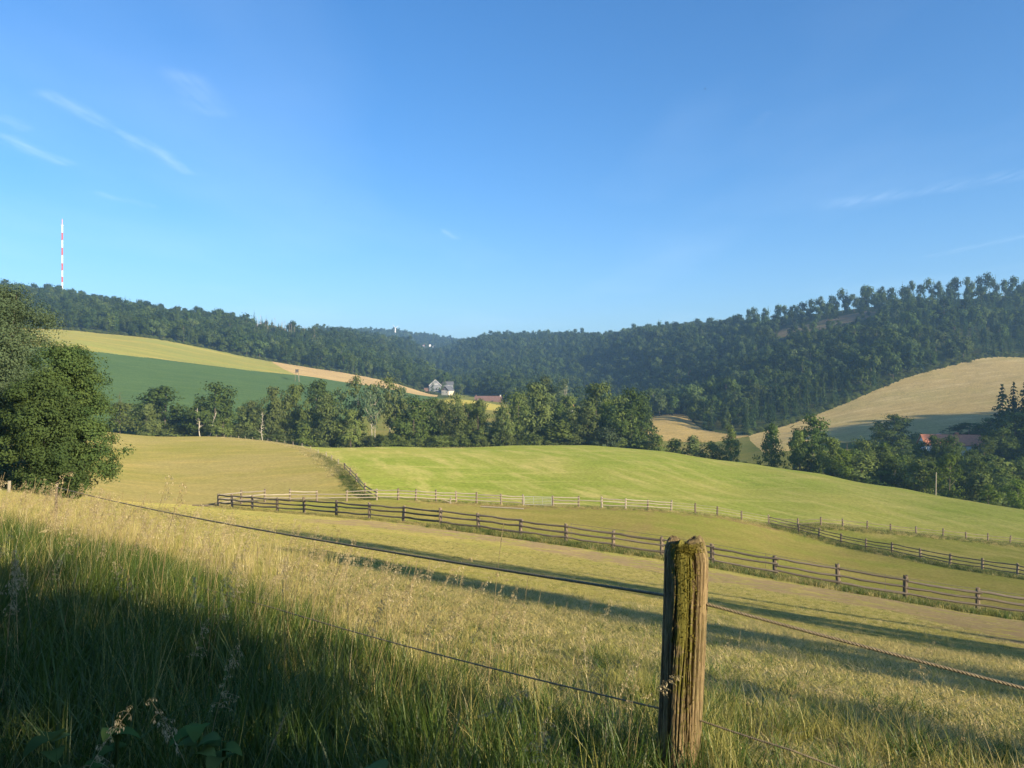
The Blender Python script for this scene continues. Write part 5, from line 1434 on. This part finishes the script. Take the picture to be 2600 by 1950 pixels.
n = 3000; an = np.radians(rng.normal(-106, 24, n)); zc = 0.97-np.abs(rng.normal(0, 0.26, n)); tp = rng.random(n) < 0.35
zc[tp] = 0.97+rng.uniform(-.012, .022, tp.sum()); an[tp] = np.radians(rng.normal(-100, 36, tp.sum()))
keep = (np.sin(an*23+zc*31)+np.sin(zc*57+an*11)+np.sin(an*51)+rng.normal(0, 0.5, n) > 0.1) | tp; an, zc, tp = an[keep], zc[keep], tp[keep]; n = len(an)
rr = 0.0825*(0.97+0.03*zc)+rng.uniform(-.006, .004, n); rr[tp] *= rng.uniform(0.3, 1.0, tp.sum())**0.5
ps = np.stack([rr*np.cos(an), rr*np.sin(an), zc], 1)
nr = np.stack([np.cos(an), np.sin(an), np.where(tp, 1.5, 0.3)], 1)+rng.normal(size=(n, 3))*0.5
V, Fq, tt = cards(rng, ps, nr, rng.uniform(0.003, 0.009, n), np.clip(rng.normal(0.5, 0.25, n), 0, 1))
mo = link('moss', mesh('moss', V, Fq, MOSS, False, {'tone': ('POINT', 'FLOAT', tt)}), None, o)

# ------------------------------------------------------------------ twisted ropes
ROPE = plain_mat('rope_fibre', (0.27, 0.22, 0.14), 0.85, 0, 0.35, 60.0)
def rope(label, pts, rad, pitch, mat, seg_per=9):
    P = [Vector(p) for p in pts]
    path = []
    for a, b in zip(P[:-1], P[1:]):
        L_ = (b-a).length; n = max(2, int(L_/pitch*seg_per))
        for k in range(n):
            t = k/n; q = a.lerp(b, t); q.z -= 0.06*4*t*(1-t)*min(1.0, L_/9)
            path.append(q)
    path.append(P[-1])
    m = MB(); s = 0.0; acc = [0.0]
    for k in range(1, len(path)): acc.append(acc[-1]+(path[k]-path[k-1]).length)
    for st in range(3):
        pts_ = []
        for k, q in enumerate(path):
            t = (path[min(k+1, len(path)-1)]-path[max(k-1, 0)]).normalized()
            e1 = t.cross(Vector((0, 0, 1))).normalized(); e2 = t.cross(e1)
            ph = 2*math.pi*(acc[k]/pitch + st/3)
            pts_.append(q + e1*(rad*0.52*math.cos(ph)) + e2*(rad*0.52*math.sin(ph)))
        m.tube(pts_, rad*0.56, 5, caps=False)
    o = m.build('rope', mat, None, True); tag(o, label, 'rope'); return o
def px3(u, v, Y): return ((u-1300)/F*Y, Y, (975-v)/F*Y)
FAR = px3(141, 1236, 12.0)
P1 = px3(1694, 1512, 3.13); P2 = px3(1796, 1534, 3.06); PR = px3(5000, 2330, 1.9)
rope('upper twisted rope running past the mossy post across the meadow', [FAR, P1, P2, PR], 0.0064, 0.042, ROPE)
L1 = px3(1682, 1800, 3.13); L2 = px3(1775, 1828, 3.06)
LR = px3(4300, 2720, 1.9)
rope('lower thin rope near the grass, under the upper one', [px3(60, 1338, 10.0), px3(700, 1545, 5.3), L1, L2, px3(2010, 1905, 2.85), LR], 0.0038, 0.028, ROPE, 6)
x, y, z = FAR
m = MB(); m.tube([(0, 0, -1.2), (0.01, 0, -0.12), (0.03, 0, 0.06)], [0.022, 0.020, 0.017], 6); o = m.build('stake', WOOD_DARK); o.location = (x, y, z)
tag(o, 'thin dark stake far along the rope near the big leafy trees', 'stake')
x, y, z = at(22, 34.5)
m = MB(); m.tube([(0, 0, -.3), (0.03, 0, 0.55)], [0.08, 0.07], 8); o = m.build('stake', WOOD_GREY); o.location = (x, y, z)
tag(o, 'pale stub of a post under the big willow at the edge', 'stake')

# ------------------------------------------------------------------ grasses
def grass_mat(name, c1, c2, c3, transl=0.35):
    m, N, L = new_mat(name)
    out = N.new('ShaderNodeOutputMaterial'); oi = N.new('ShaderNodeObjectInfo')
    at_ = N.new('ShaderNodeAttribute'); at_.attribute_name = 'tone'
    geo = N.new('ShaderNodeNewGeometry')
    big = noise(N, L, geo.outputs['Position'], 0.22, 4, 0.7)
    f = N.new('ShaderNodeMath'); f.operation = 'ADD'
    L.new(ramp01(N, L, big, 0.35, 0.65, -.6, .6), f.inputs[0]); L.new(ramp01(N, L, oi.outputs['Random'], 0, 1, 0.0, 0.8), f.inputs[1])
    c = mixc(N, L, at_.outputs['Fac'], c1, c2)
    cl = N.new('ShaderNodeClamp'); L.new(f.outputs[0], cl.inputs[0])
    c = mixc(N, L, cl.outputs[0], c, c3)
    d = N.new('ShaderNodeBsdfDiffuse'); t = N.new('ShaderNodeBsdfTranslucent'); L.new(c, d.inputs['Color']); L.new(c, t.inputs['Color'])
    mx = N.new('ShaderNodeMixShader'); mx.inputs[0].default_value = transl
    L.new(d.outputs[0], mx.inputs[1]); L.new(t.outputs[0], mx.inputs[2])
    gl = N.new('ShaderNodeBsdfGlossy'); gl.inputs['Roughness'].default_value = 0.45; gl.inputs['Color'].default_value = (0.8, 0.8, 0.8, 1)
    mg = N.new('ShaderNodeMixShader'); mg.inputs[0].default_value = 0.035
    L.new(mx.outputs[0], mg.inputs[1]); L.new(gl.outputs[0], mg.inputs[2])
    L.new(mg.outputs[0], out.inputs['Surface']); return m
G_GREEN = grass_mat('grass_green', (0.058, 0.105, 0.016), (0.10, 0.165, 0.024), (0.13, 0.165, 0.034))
G_MIX = grass_mat('grass_mixed', (0.26, 0.275, 0.06), (0.40, 0.37, 0.10), (0.56, 0.45, 0.18))
G_DRY = grass_mat('grass_dry', (0.58, 0.465, 0.20), (0.70, 0.58, 0.28), (0.46, 0.40, 0.13))
G_SEED = grass_mat('grass_seed', (0.40, 0.32, 0.16), (0.55, 0.46, 0.26), (0.36, 0.27, 0.13))

def blades(rng, n, hgt, rad, width, bend, segs=4, lean=0.0):
    V, Fs, T = [], [], []
    for k in range(n):
        a = rng.random()*6.28; r0 = rad*math.sqrt(rng.random())
        p = np.array([math.cos(a)*r0, math.sin(a)*r0, -0.02]); h = rng.uniform(*hgt); da = rng.random()*6.28
        bd = bend*rng.uniform(0.3, 1.5)*h; w = width*rng.uniform(0.6, 1.3); tn = np.clip(rng.normal(0.5, 0.25), 0, 1)
        side = np.array([-math.sin(da), math.cos(da), 0.0])*w/2
        fwd = np.array([math.cos(da), math.sin(da), 0.0])
        tw = rng.normal()*0.6
        n0 = len(V)
        for i in range(segs+1):
            t = i/segs
            q = p + fwd*(bd*t**2.1) + np.array([0, 0, h*t*(1-0.28*min(1.0, abs(bd/h))*t)]) + np.array([lean*h*t*t, 0, 0])
            s = side*(1-t**1.6)*(1.0 if t > 0.12 else 0.7); ct, st_ = math.cos(tw*t), math.sin(tw*t)
            s = s*ct + fwd*(np.linalg.norm(s))*st_
            if i == segs: V.append(q); T.append(tn)
            else: V += [q-s, q+s]; T += [tn, tn]
        for i in range(segs):
            a_ = n0+2*i
            if i < segs-1: Fs += [(a_, a_+1, a_+3, a_+2)]
            else: Fs += [(a_, a_+1, a_+2)]
    return V, Fs, T
def tuft(name, seed, mat, **k):
    V, Fs, T = blades(np.random.default_rng(seed), **k)
    return mesh(name, np.array(V), Fs, mat, False, {'tone': ('POINT', 'FLOAT', T)})
def stalk_arrays(rng, h, kind, bend):
    """stem with a seed head: 'loose' arching panicle, 'spike' narrow ear"""
    V, Fs, T = [], [], []
    da = 0.0
    N_ = 9; pts = []
    for i in range(N_+1):
        t = i/N_; pts.append(np.array([bend*h*t**3, 0.01*math.sin(3*t), h*t - 0.3*abs(bend)*h*t**4]))
    m = MB(); m.tube(pts, [0.0021*(1-0.6*i/N_) for i in range(N_+1)], 4, caps=False)
    V = [np.array(v) for v in m.v]; Fs = list(m.f); T = [0.35]*len(V)
    def along(t):
        k = t*N_; i = min(N_-1, int(k)); return pts[i]*(1-(k-i))+pts[i+1]*(k-i)
    if kind == 'spike':
        for k in range(46):
            t = rng.uniform(0.84, 1.0); p = along(t); a = rng.random()*6.28; w = 0.006*math.sin(math.pi*min(1, max(0.08, (t-0.84)/0.16)))+0.002
            d = np.array([math.cos(a)*w, math.sin(a)*w, 0.004]); s = 0.008
            b = np.cross(d, [0, 0, 1.0]); b = b/np.linalg.norm(b)*0.0022; n0 = len(V)
            V += [p+d*0.2-b, p+d*0.2+b, p+d+np.array([0, 0, s])]; Fs.append((n0, n0+1, n0+2)); T += [1.0]*3
    else:
        for k in range(26):
            t = rng.uniform(0.72, 1.0); p = along(t); a = rng.normal()*0.9 + (0 if rng.random() < 0.7 else 3.1); l = rng.uniform(0.02, 0.065)*(1.25-t)*3.2
            e = p + np.array([math.cos(a)*l*0.8, math.sin(a)*l*0.6, -l*0.35+0.01])
            mm = MB(); mm.tube([p, (p+e)/2+np.array([0, 0, 0.006]), e], [0.0008, 0.0007, 0.0005], 3, caps=False); n0 = len(V)
            V += [np.array(v) for v in mm.v]; Fs += [tuple(i+n0 for i in f) for f in mm.f]; T += [0.7]*len(mm.v)
            for j in range(4):
                q = p + (e-p)*rng.uniform(0.35, 1.05) + rng.normal(size=3)*0.003; d = np.array([rng.normal()*0.3+0.25, rng.normal()*0.3, -1.0]); d /= np.linalg.norm(d)
                s = rng.uniform(0.010, 0.019); b = np.cross(d, rng.normal(size=3)); b = b/np.linalg.norm(b)*0.0026; n0 = len(V)
                V += [q, q+d*s*0.45-b, q+d*s, q+d*s*0.45+b]; Fs.append((n0, n0+1, n0+2, n0+3)); T += [1.0]*4
    return np.array(V), Fs, T
def stalk(name, seed, mat, h, kind, bend):
    V, Fs, T = stalk_arrays(np.random.default_rng(seed), h, kind, bend)
    return mesh(name, V, Fs, mat, False, {'tone': ('POINT', 'FLOAT', T)})
def as_objs(meshes, pre): return [bpy.data.objects.new('%02d_%s' % (i, pre), me) for i, me in enumerate(meshes)]

RNG = np.random.default_rng(99)
def rope_side(x, y):
    """distance in front (+, towards the camera) of the rope fence line"""
    line = [(-30, 37.6), (FAR[0], FAR[1]), (PX, PY), (PR[0], PR[1]), (12, -1.4)]
    d = seg_dist(line, x, y)
    yl = np.interp(x, [p[0] for p in line], [p[1] for p in line])
    return np.where(y < yl, d, -d)
# 1 short meadow sward, thinning with distance
def sward(nm, lab, n, r0, r1, hs, coll, k_idx, cond, power=1.0, zc=0.0):
    a = np.radians(RNG.uniform(-45, 45, n)); t = RNG.random(n)
    r = np.sqrt(r0**2+(r1**2-r0**2)*t**power)
    x, y = r*np.sin(a), r*np.cos(a); m = cond(x, y); x, y = x[m], y[m]; z = H(x, y)+zc
    s = RNG.uniform(*hs, len(x)); w = s*RNG.uniform(1.5, 2.8, len(x))
    rot = np.stack([RNG.normal(0, .12, len(x)), RNG.normal(0, .12, len(x)), RNG.random(len(x))*6.28], 1)
    return scatter(nm, lab, np.stack([x, y, z], 1), rot, np.stack([w, w, s], 1), RNG.choice(k_idx, len(x)), coll)
short = [tuft('short_dry', 500+i, G_DRY, n=26, hgt=(.35, 1.0), rad=0.75, width=0.05, bend=0.7, segs=2) for i in range(3)] + \
        [tuft('short_mixed', 510+i, G_MIX, n=28, hgt=(.35, 1.0), rad=0.75, width=0.05, bend=0.6, segs=2) for i in range(4)] + \
        [tuft('short_green', 520+i, G_GREEN, n=26, hgt=(.35, 1.0), rad=0.7, width=0.055, bend=0.55, segs=2) for i in range(2)]
shortC = proto_collection('short_grass_kinds', as_objs(short, 'short_grass'))
inA = lambda x, y: poly_inside([(-60, 3)] + [(-24, 72)] + fA + [(30, 3)], x, y)
def off_dirt(x, y):
    return ~poly_inside(POLYS['dirt'], x, y) | (RNG.random(len(x)) < 0.06)
mead = lambda x, y: (rope_side(x, y) < 0.3) & inA(x, y) & off_dirt(x, y)
sward('meadow_grass', 'short dry meadow grass beyond the rope', 42000, 2.6, 14, (.03, .075), shortC, [0, 0, 1, 1, 2, 3, 3, 4, 4, 5, 5, 6, 7], mead, 1.15)
sward('meadow_grass', 'short dry meadow grass in the middle of the slope', 30000, 13, 40, (.03, .06), shortC, [0, 1, 2, 3, 4, 5, 6, 3, 4, 7], mead, 1.0)
sward('meadow_grass', 'short dry meadow grass up to the dark rail fence', 9000, 38, 75, (.04, .08), shortC, [0, 1, 2, 3, 4, 5, 6, 3, 7], mead, 1.0)
# 2 rank grass along the fences
def along_line(line, n, spread, off=0.0):
    seg = RNG.integers(0, len(line)-1, n); t = RNG.random(n); p = np.array(line)
    d = np.linalg.norm(p[1:]-p[:-1], axis=1); seg = RNG.choice(len(d), n, p=d/d.sum())
    q = p[seg]*(1-t[:, None])+p[seg+1]*t[:, None]
    nrm = (p[seg+1]-p[seg])/d[seg][:, None]; nrm = np.stack([nrm[:, 1], -nrm[:, 0]], 1)
    return q + nrm*(off+RNG.normal(0, spread, n))[:, None]
def rank(lab, line, n, spread, off, hs, idx, coll):
    q = along_line(line, n, spread, off); s = RNG.uniform(*hs, n)
    scatter('rank_grass', lab, np.stack([q[:, 0], q[:, 1], H(q[:, 0], q[:, 1])], 1), np.stack([RNG.normal(0, .1, n), RNG.normal(0, .1, n), RNG.random(n)*6.28], 1),
            np.stack([s*1.1, s*1.1, s], 1), RNG.choice(idx, n), coll)
rank('rank green grass along the dark fence', fA[8:], 3600, 0.6, 0.5, (.2, .45), [3, 4, 5, 7, 8, 7, 8], shortC)
rank('rank grass at the foot of the dark fence', fA[:9], 900, 0.4, 0.2, (.15, .3), [3, 4, 5, 6, 7], shortC)
rank('rough grass at the foot of the pale fence', fB[8:], 2200, 0.7, 0.3, (.15, .4), [0, 1, 3, 4, 5, 7], shortC)
rank('rank grass below the sagging rail fence', fB[23:], 1800, 0.8, 0.8, (.25, .5), [3, 4, 5, 7, 8], shortC)
rank('rank grass along the branching fence', fC, 2000, 0.8, 0.3, (.2, .5), [3, 4, 7, 8, 8], shortC)
rank('dark rank grass and nettles beside the slanting fence', fD[:9], 1300, 0.55, -0.7, (.25, .55), [8, 7, 8, 4], shortC)
rank('rough dry grass along the wire fence', fD[3:], 2600, 0.9, -0.9, (.3, .6), [0, 1, 2, 3], shortC)
rank('rough grass along the far edge of the mown meadow', crest_far, 5200, 1.6, -2.0, (.4, .9), [3, 4, 5, 0, 7, 8], shortC)
wood_edge = curve(ground_hits([(1902, 1105), (1960, 1089), (2050, 1061), (2130, 1030), (2200, 1000), (2300, 959), (2400, 931), (2470, 913), (2520, 906), (2600, 906)], 300), 4)
bushes = [T['bush%d' % i][1] for i in range(2)]
bushC = proto_collection('edge_bush_kinds', as_objs(bushes, 'edge_bush'))
def scrub(lab, line, n, spread, off, hs, nm='undergrowth'):
    q = along_line(line, n, spread, off); s = RNG.uniform(*hs, n); w = s*RNG.uniform(1.2, 2.0, n)
    scatter(nm, lab, np.stack([q[:, 0], q[:, 1], H(q[:, 0], q[:, 1])-0.2], 1), np.stack([np.zeros(n), np.zeros(n), RNG.random(n)*6.28], 1), np.stack([w, w, s], 1), RNG.integers(0, 2, n), bushC)
scrub('low undergrowth at the wood edge above the tan field', wood_edge, 420, 2.0, -2.5, (1.2, 3.4))
_p = np.array(YOUNG); _x = RNG.uniform(_p[:, 0].min(), _p[:, 0].max(), 900); _y = RNG.uniform(_p[:, 1].min(), _p[:, 1].max(), 900); _m = poly_inside(YOUNG, _x, _y) & (~poly_inside(POLYS['forest_clearing'], _x, _y) | (RNG.random(900) < 0.06))
_x, _y = _x[_m], _y[_m]; _s = RNG.uniform(1.5, 4.5, len(_x)); _w = _s*RNG.uniform(1.1, 1.7, len(_x))
scatter('undergrowth', 'young growth below the felled clearing', np.stack([_x, _y, H(_x, _y)-0.3], 1), np.stack([_x*0, _x*0, RNG.random(len(_x))*6.28], 1), np.stack([_w, _w, _s], 1), RNG.integers(0, 2, len(_x)), bushC)
scrub('low undergrowth at the wood edge above the wheat field', top+top2[1:], 460, 2.0, -3.0, (1.2, 3.6))
scrub('undergrowth beneath the stream trees', [xy(300, 288), xy(500, 292), xy(700, 284), xy(1000, 282), xy(1300, 282), xy(1640, 276)], 420, 4.0, 0.0, (2.0, 5.5))
scrub('undergrowth along the far edge of the mown meadow', [xy(1640, 268), xy(1900, 256), xy(2100, 238), xy(2300, 220), xy(2450, 206), xy(2640, 192)], 190, 2.5, 0.0, (1.0, 2.6))
scrub('undergrowth in the shaded grove', [xy(2150, 250), xy(2300, 245), xy(2450, 235), xy(2640, 225)], 240, 9.0, 0.0, (2.5, 5.5))
# 3 tall verge on the camera side
tall = [tuft('tall_green', 600+i, G_GREEN, n=20, hgt=(.5, 1.0), rad=0.13, width=0.0135, bend=0.42, segs=5) for i in range(5)] + \
       [tuft('tall_mixed', 620+i, G_MIX, n=18, hgt=(.45, 1.0), rad=0.14, width=0.009, bend=0.35, segs=5) for i in range(4)] + \
       [tuft('tall_dry', 640+i, G_DRY, n=14, hgt=(.45, 1.0), rad=0.14, width=0.006, bend=0.3, segs=4) for i in range(3)]
tallC = proto_collection('tall_grass_kinds', as_objs(tall, 'tall_grass'))
def verge(lab, n, box, height, idx, cond, dens=None):
    x = RNG.uniform(box[0], box[1], n); y = RNG.uniform(box[2], box[3], n)
    d = rope_side(x, y); m = cond(x, y, d); x, y, d = x[m], y[m], d[m]
    s = height(x, y, d)*RNG.uniform(0.65, 1.2, len(x)); w = np.maximum(0.45, s*1.1)
    scatter('tall_grass', lab, np.stack([x, y, H(x, y)], 1), np.stack([RNG.normal(0, .13, len(x)), RNG.normal(0.06, .13, len(x)), RNG.random(len(x))*6.28], 1),
            np.stack([w, w, s], 1), RNG.choice(idx, len(x)), tallC)
clear_cam = lambda x, y: (np.hypot(x, y) > 1.1) & (np.abs(x) < 0.74*y+1.8)
hv = lambda x, y, d: np.interp(d, [-1.8, -0.5, 0.2, 1.2, 3], [.16, .26, .36, .5, .58])*np.interp(x, [-6, -2, 0.3, 1.5], [1.0, 1.05, 0.92, 0.72])
verge('dense green verge grass on the near side of the rope', 18500, (-9.5, 4.2, 0.9, 13), hv, [0, 1, 2, 3, 4, 0, 1, 2, 3, 4, 1, 5, 6], lambda x, y, d: (d > -0.25) & clear_cam(x, y) & (y < 9+RNG.random(len(x))*3))
verge('mixed grass fringe under the rope', 5200, (-9, 4.4, 1.5, 13), hv, [5, 6, 7, 8, 9, 10, 0, 1], lambda x, y, d: (d > -1.7+RNG.random(len(x))*1.2) & (d < 0.5) & clear_cam(x, y))
verge('dry long grass on the crest below the big trees', 6500, (-24, -3, 9, 38), lambda x, y, d: np.interp(y, [9, 12, 16, 24], [.52, .52, .36, .28]), [7, 8, 9, 10, 11, 6], lambda x, y, d: (d > -3-RNG.random(len(x))*2.5) & clear_cam(x, y))
verge('yellow-green tufts beyond the rope on the right', 2600, (0.6, 5.5, 2.6, 6.5), lambda x, y, d: np.interp(d, [-2.6, -1.2, 0], [.14, .24, .3]), [5, 6, 7, 8, 0, 2, 6, 7], lambda x, y, d: (d > -0.6-RNG.random(len(x))*2.2) & (d < 0.4) & clear_cam(x, y) & (np.sin(x*3.1)+np.sin(y*4.3+x*2) > -0.9))
verge('tall dry grass around the far stake', 900, (-9.5, -4.8, 8.5, 11.8), lambda x, y, d: 0.62+0*x, [9, 10, 11, 8, 7], lambda x, y, d: (d > -1.0) & (d < 2.5) & clear_cam(x, y))
verge('scattered longer tufts in the meadow', 1500, (-9, 9, 4, 16), lambda x, y, d: 0.17+0*x, [5, 6, 7, 8, 9, 10], lambda x, y, d: (d < -0.6) & clear_cam(x, y) & (np.sin(x*1.7+1)+np.sin(y*1.3+x) > 0.3))
# 4 stalks with seed heads: the many in one mass, the prominent ones singly
stalks = [stalk('loose_stalk', 700+i, G_SEED, 1.0, 'loose', (0.14, 0.22, 0.3, 0.1)[i]) for i in range(4)] + [stalk('spike_stalk', 720+i, G_SEED, 1.0, 'spike', (0.03, 0.08, 0.05)[i]) for i in range(3)]
stalkC = proto_collection('stalk_kinds', as_objs(stalks, 'stalk'))
n = 1700; x = RNG.uniform(-9, 4.2, n); y = RNG.uniform(1.7, 13, n); d = rope_side(x, y)
m = (d > -0.7) & (d < 2.4) & clear_cam(x, y) & (np.hypot(x, y) > 2.1) & (np.abs(x-PX) > 0.16) & ((y > 4.2) | (RNG.random(n) < 0.4)); x, y, d = x[m], y[m], d[m]
s = np.interp(x, [-6, -1, 0.5, 2], [.8, .74, .6, .42])*RNG.uniform(0.75, 1.15, len(x))
scatter('seed_grass', 'thin seeding grass stalks standing above the verge', np.stack([x, y, H(x, y)], 1), np.stack([RNG.normal(0, .1, len(x)), RNG.normal(0.12, .1, len(x)), RNG.normal(0.2, 1.0, len(x))], 1),
        np.stack([s, s, s], 1), RNG.integers(0, 7, len(x)), stalkC)
n = 900; x = RNG.uniform(-8, 1.5, n); y = RNG.uniform(3.6, 9.5, n); d = rope_side(x, y)
m = (d > -1.1) & (d < 1.0) & clear_cam(x, y) & (np.abs(x-PX) > 0.2); x, y = x[m], y[m]; s = np.interp(x, [-6, -1, 1], [.82, .72, .5])*RNG.uniform(0.8, 1.15, len(x))
scatter('seed_grass', 'pale seeding stalks catching the sun at the top of the verge', np.stack([x, y, H(x, y)], 1), np.stack([RNG.normal(0, .1, len(x)), RNG.normal(0.16, .1, len(x)), RNG.normal(0.2, 0.8, len(x))], 1),
        np.stack([s, s, s], 1), RNG.integers(0, 7, len(x)), stalkC)
for u, v, Y, kind, az, lab in [
    (2325, 1625, 3.6, 1, 0.1, 'pale drooping grass head standing alone above the rope on the right'), (1100, 1402, 4.4, 2, 0.2, 'pale arching grass head over the rope left of the post'),
    (1175, 1440, 4.4, 2, 0.1, 'pale arching grass head just under the rope, second one left of the post'), (830, 1495, 4.6, 1, 0.3, 'curled pale grass head in the middle of the verge'),
    (1030, 1460, 4.4, 0, 0.2, 'feathery pale grass head between the arching ones'), (1065, 1550, 4.0, 1, -0.1, 'drooping pale grass head low in the sunlit verge'),
    (1290, 1355, 4.2, 4, 0, 'slim upright grass ear in front of the dark fence'), (1640, 1610, 2.9, 5, 0.3, 'slim grass ear close to the left side of the mossy post'),
    (1580, 1720, 2.9, 1, 0.2, 'bent pale grass head left of the mossy post'), (1500, 1665, 3.3, 2, 0.1, 'arching grass head between the verge and the post'),
    (2450, 1830, 3.2, 3, 0.2, 'straight pale grass head near the bottom edge on the right'), (1350, 1480, 4.2, 4, 0, 'dark grass ear standing in the shadow stripe left of the post'),
    (410, 1215, 5.2, 3, 0.6, 'tall leaning grass head against the tan pasture'), (445, 1235, 5.4, 3, 0.4, 'tall leaning grass head beside the first against the pasture'), (60, 1180, 5.0, 2, 0.2, 'drooping grass head against the big leafy trees')]:
    x = (u-1300)/F*Y; z = h1(x, Y); h = (975-v)/F*Y - z
    o = empty('grass_stalk', (x-0.12*h, Y, z), az); o.rotation_euler = (0, 0.06, az); sc_ = max(0.3, h*1.06); o.scale = (sc_,)*3
    tag(o, lab, 'grass stalk', 'single grass stalks')
    link('seed_head', stalks[kind], None, o)
# 5 broad-leaved weeds low in the shade
WEED = leaf_mat('weed_leaf', (0.07, 0.13, 0.035), (0.13, 0.20, 0.05), (0.12, 0.17, 0.06), 0.25)
def leaf_blade(b, base, direc, L_, W_, droop):
    d = np.array(direc)/np.linalg.norm(direc); side = np.cross(d, [0, 0, 1.0]); side /= np.linalg.norm(side); n0 = len(b.v)
    for i, t in enumerate(np.linspace(0, 1, 7)):
        w = W_*math.sin(math.pi*min(1, t**0.75))*(1+0.12*math.sin(9*t)); p = np.array(base)+d*L_*t+np.array([0, 0, -droop*L_*t*t])
        for s_, dz in ((-1, 0.12), (0, 0.0), (1, 0.12)): b.v.append(tuple(p+side*w*s_/2+np.array([0, 0, dz*w])))
    for i in range(6):
        for k in range(2):
            a = n0+3*i+k; b.f.append((a, a+1, a+4, a+3))
for j, (u, v, Y, nl, L_, lab) in enumerate([(130, 1850, 2.3, 7, .09, 'broad yellow-green leaves low in the darkest corner'), (215, 1890, 2.1, 6, .085, 'dark broad-leaved weed in the bottom corner'), (500, 1800, 2.35, 6, .09, 'bluish broad-leaved weed in the shaded verge'),
                                           (560, 1830, 2.2, 5, .08, 'smaller bluish broad-leaved weed beside the larger one'), (290, 1810, 2.4, 5, .075, 'pale green broad leaves left of the bluish weed'), (975, 1925, 2.2, 4, .10, 'long dock leaf at the bottom of the verge')]):
    o = empty('weed', px3(u, v+70, Y)); tag(o, lab, 'weed', 'broad-leaved weeds in the shade')
    rr = np.random.default_rng(800+j); st_ = MB(); st_.tube([(0, 0, -0.5), (0.01, 0, 0.02)], 0.006, 5); st_.build('stem', WEED, o)
    for k in range(nl):
        a = 6.28*k/nl+rr.normal()*0.3; b = MB(); leaf_blade(b, (0, 0, rr.uniform(-.06, .05)), (math.cos(a), math.sin(a), 0.55), L_*rr.uniform(.8, 1.2), L_*0.75, 0.7)
        me = b.mesh('leaf', WEED, True); aa = me.attributes.new('tone', 'FLOAT', 'POINT'); aa.data.foreach_set('value', np.full(len(b.v), rr.random(), np.float32)); link('leaf', me, None, o)
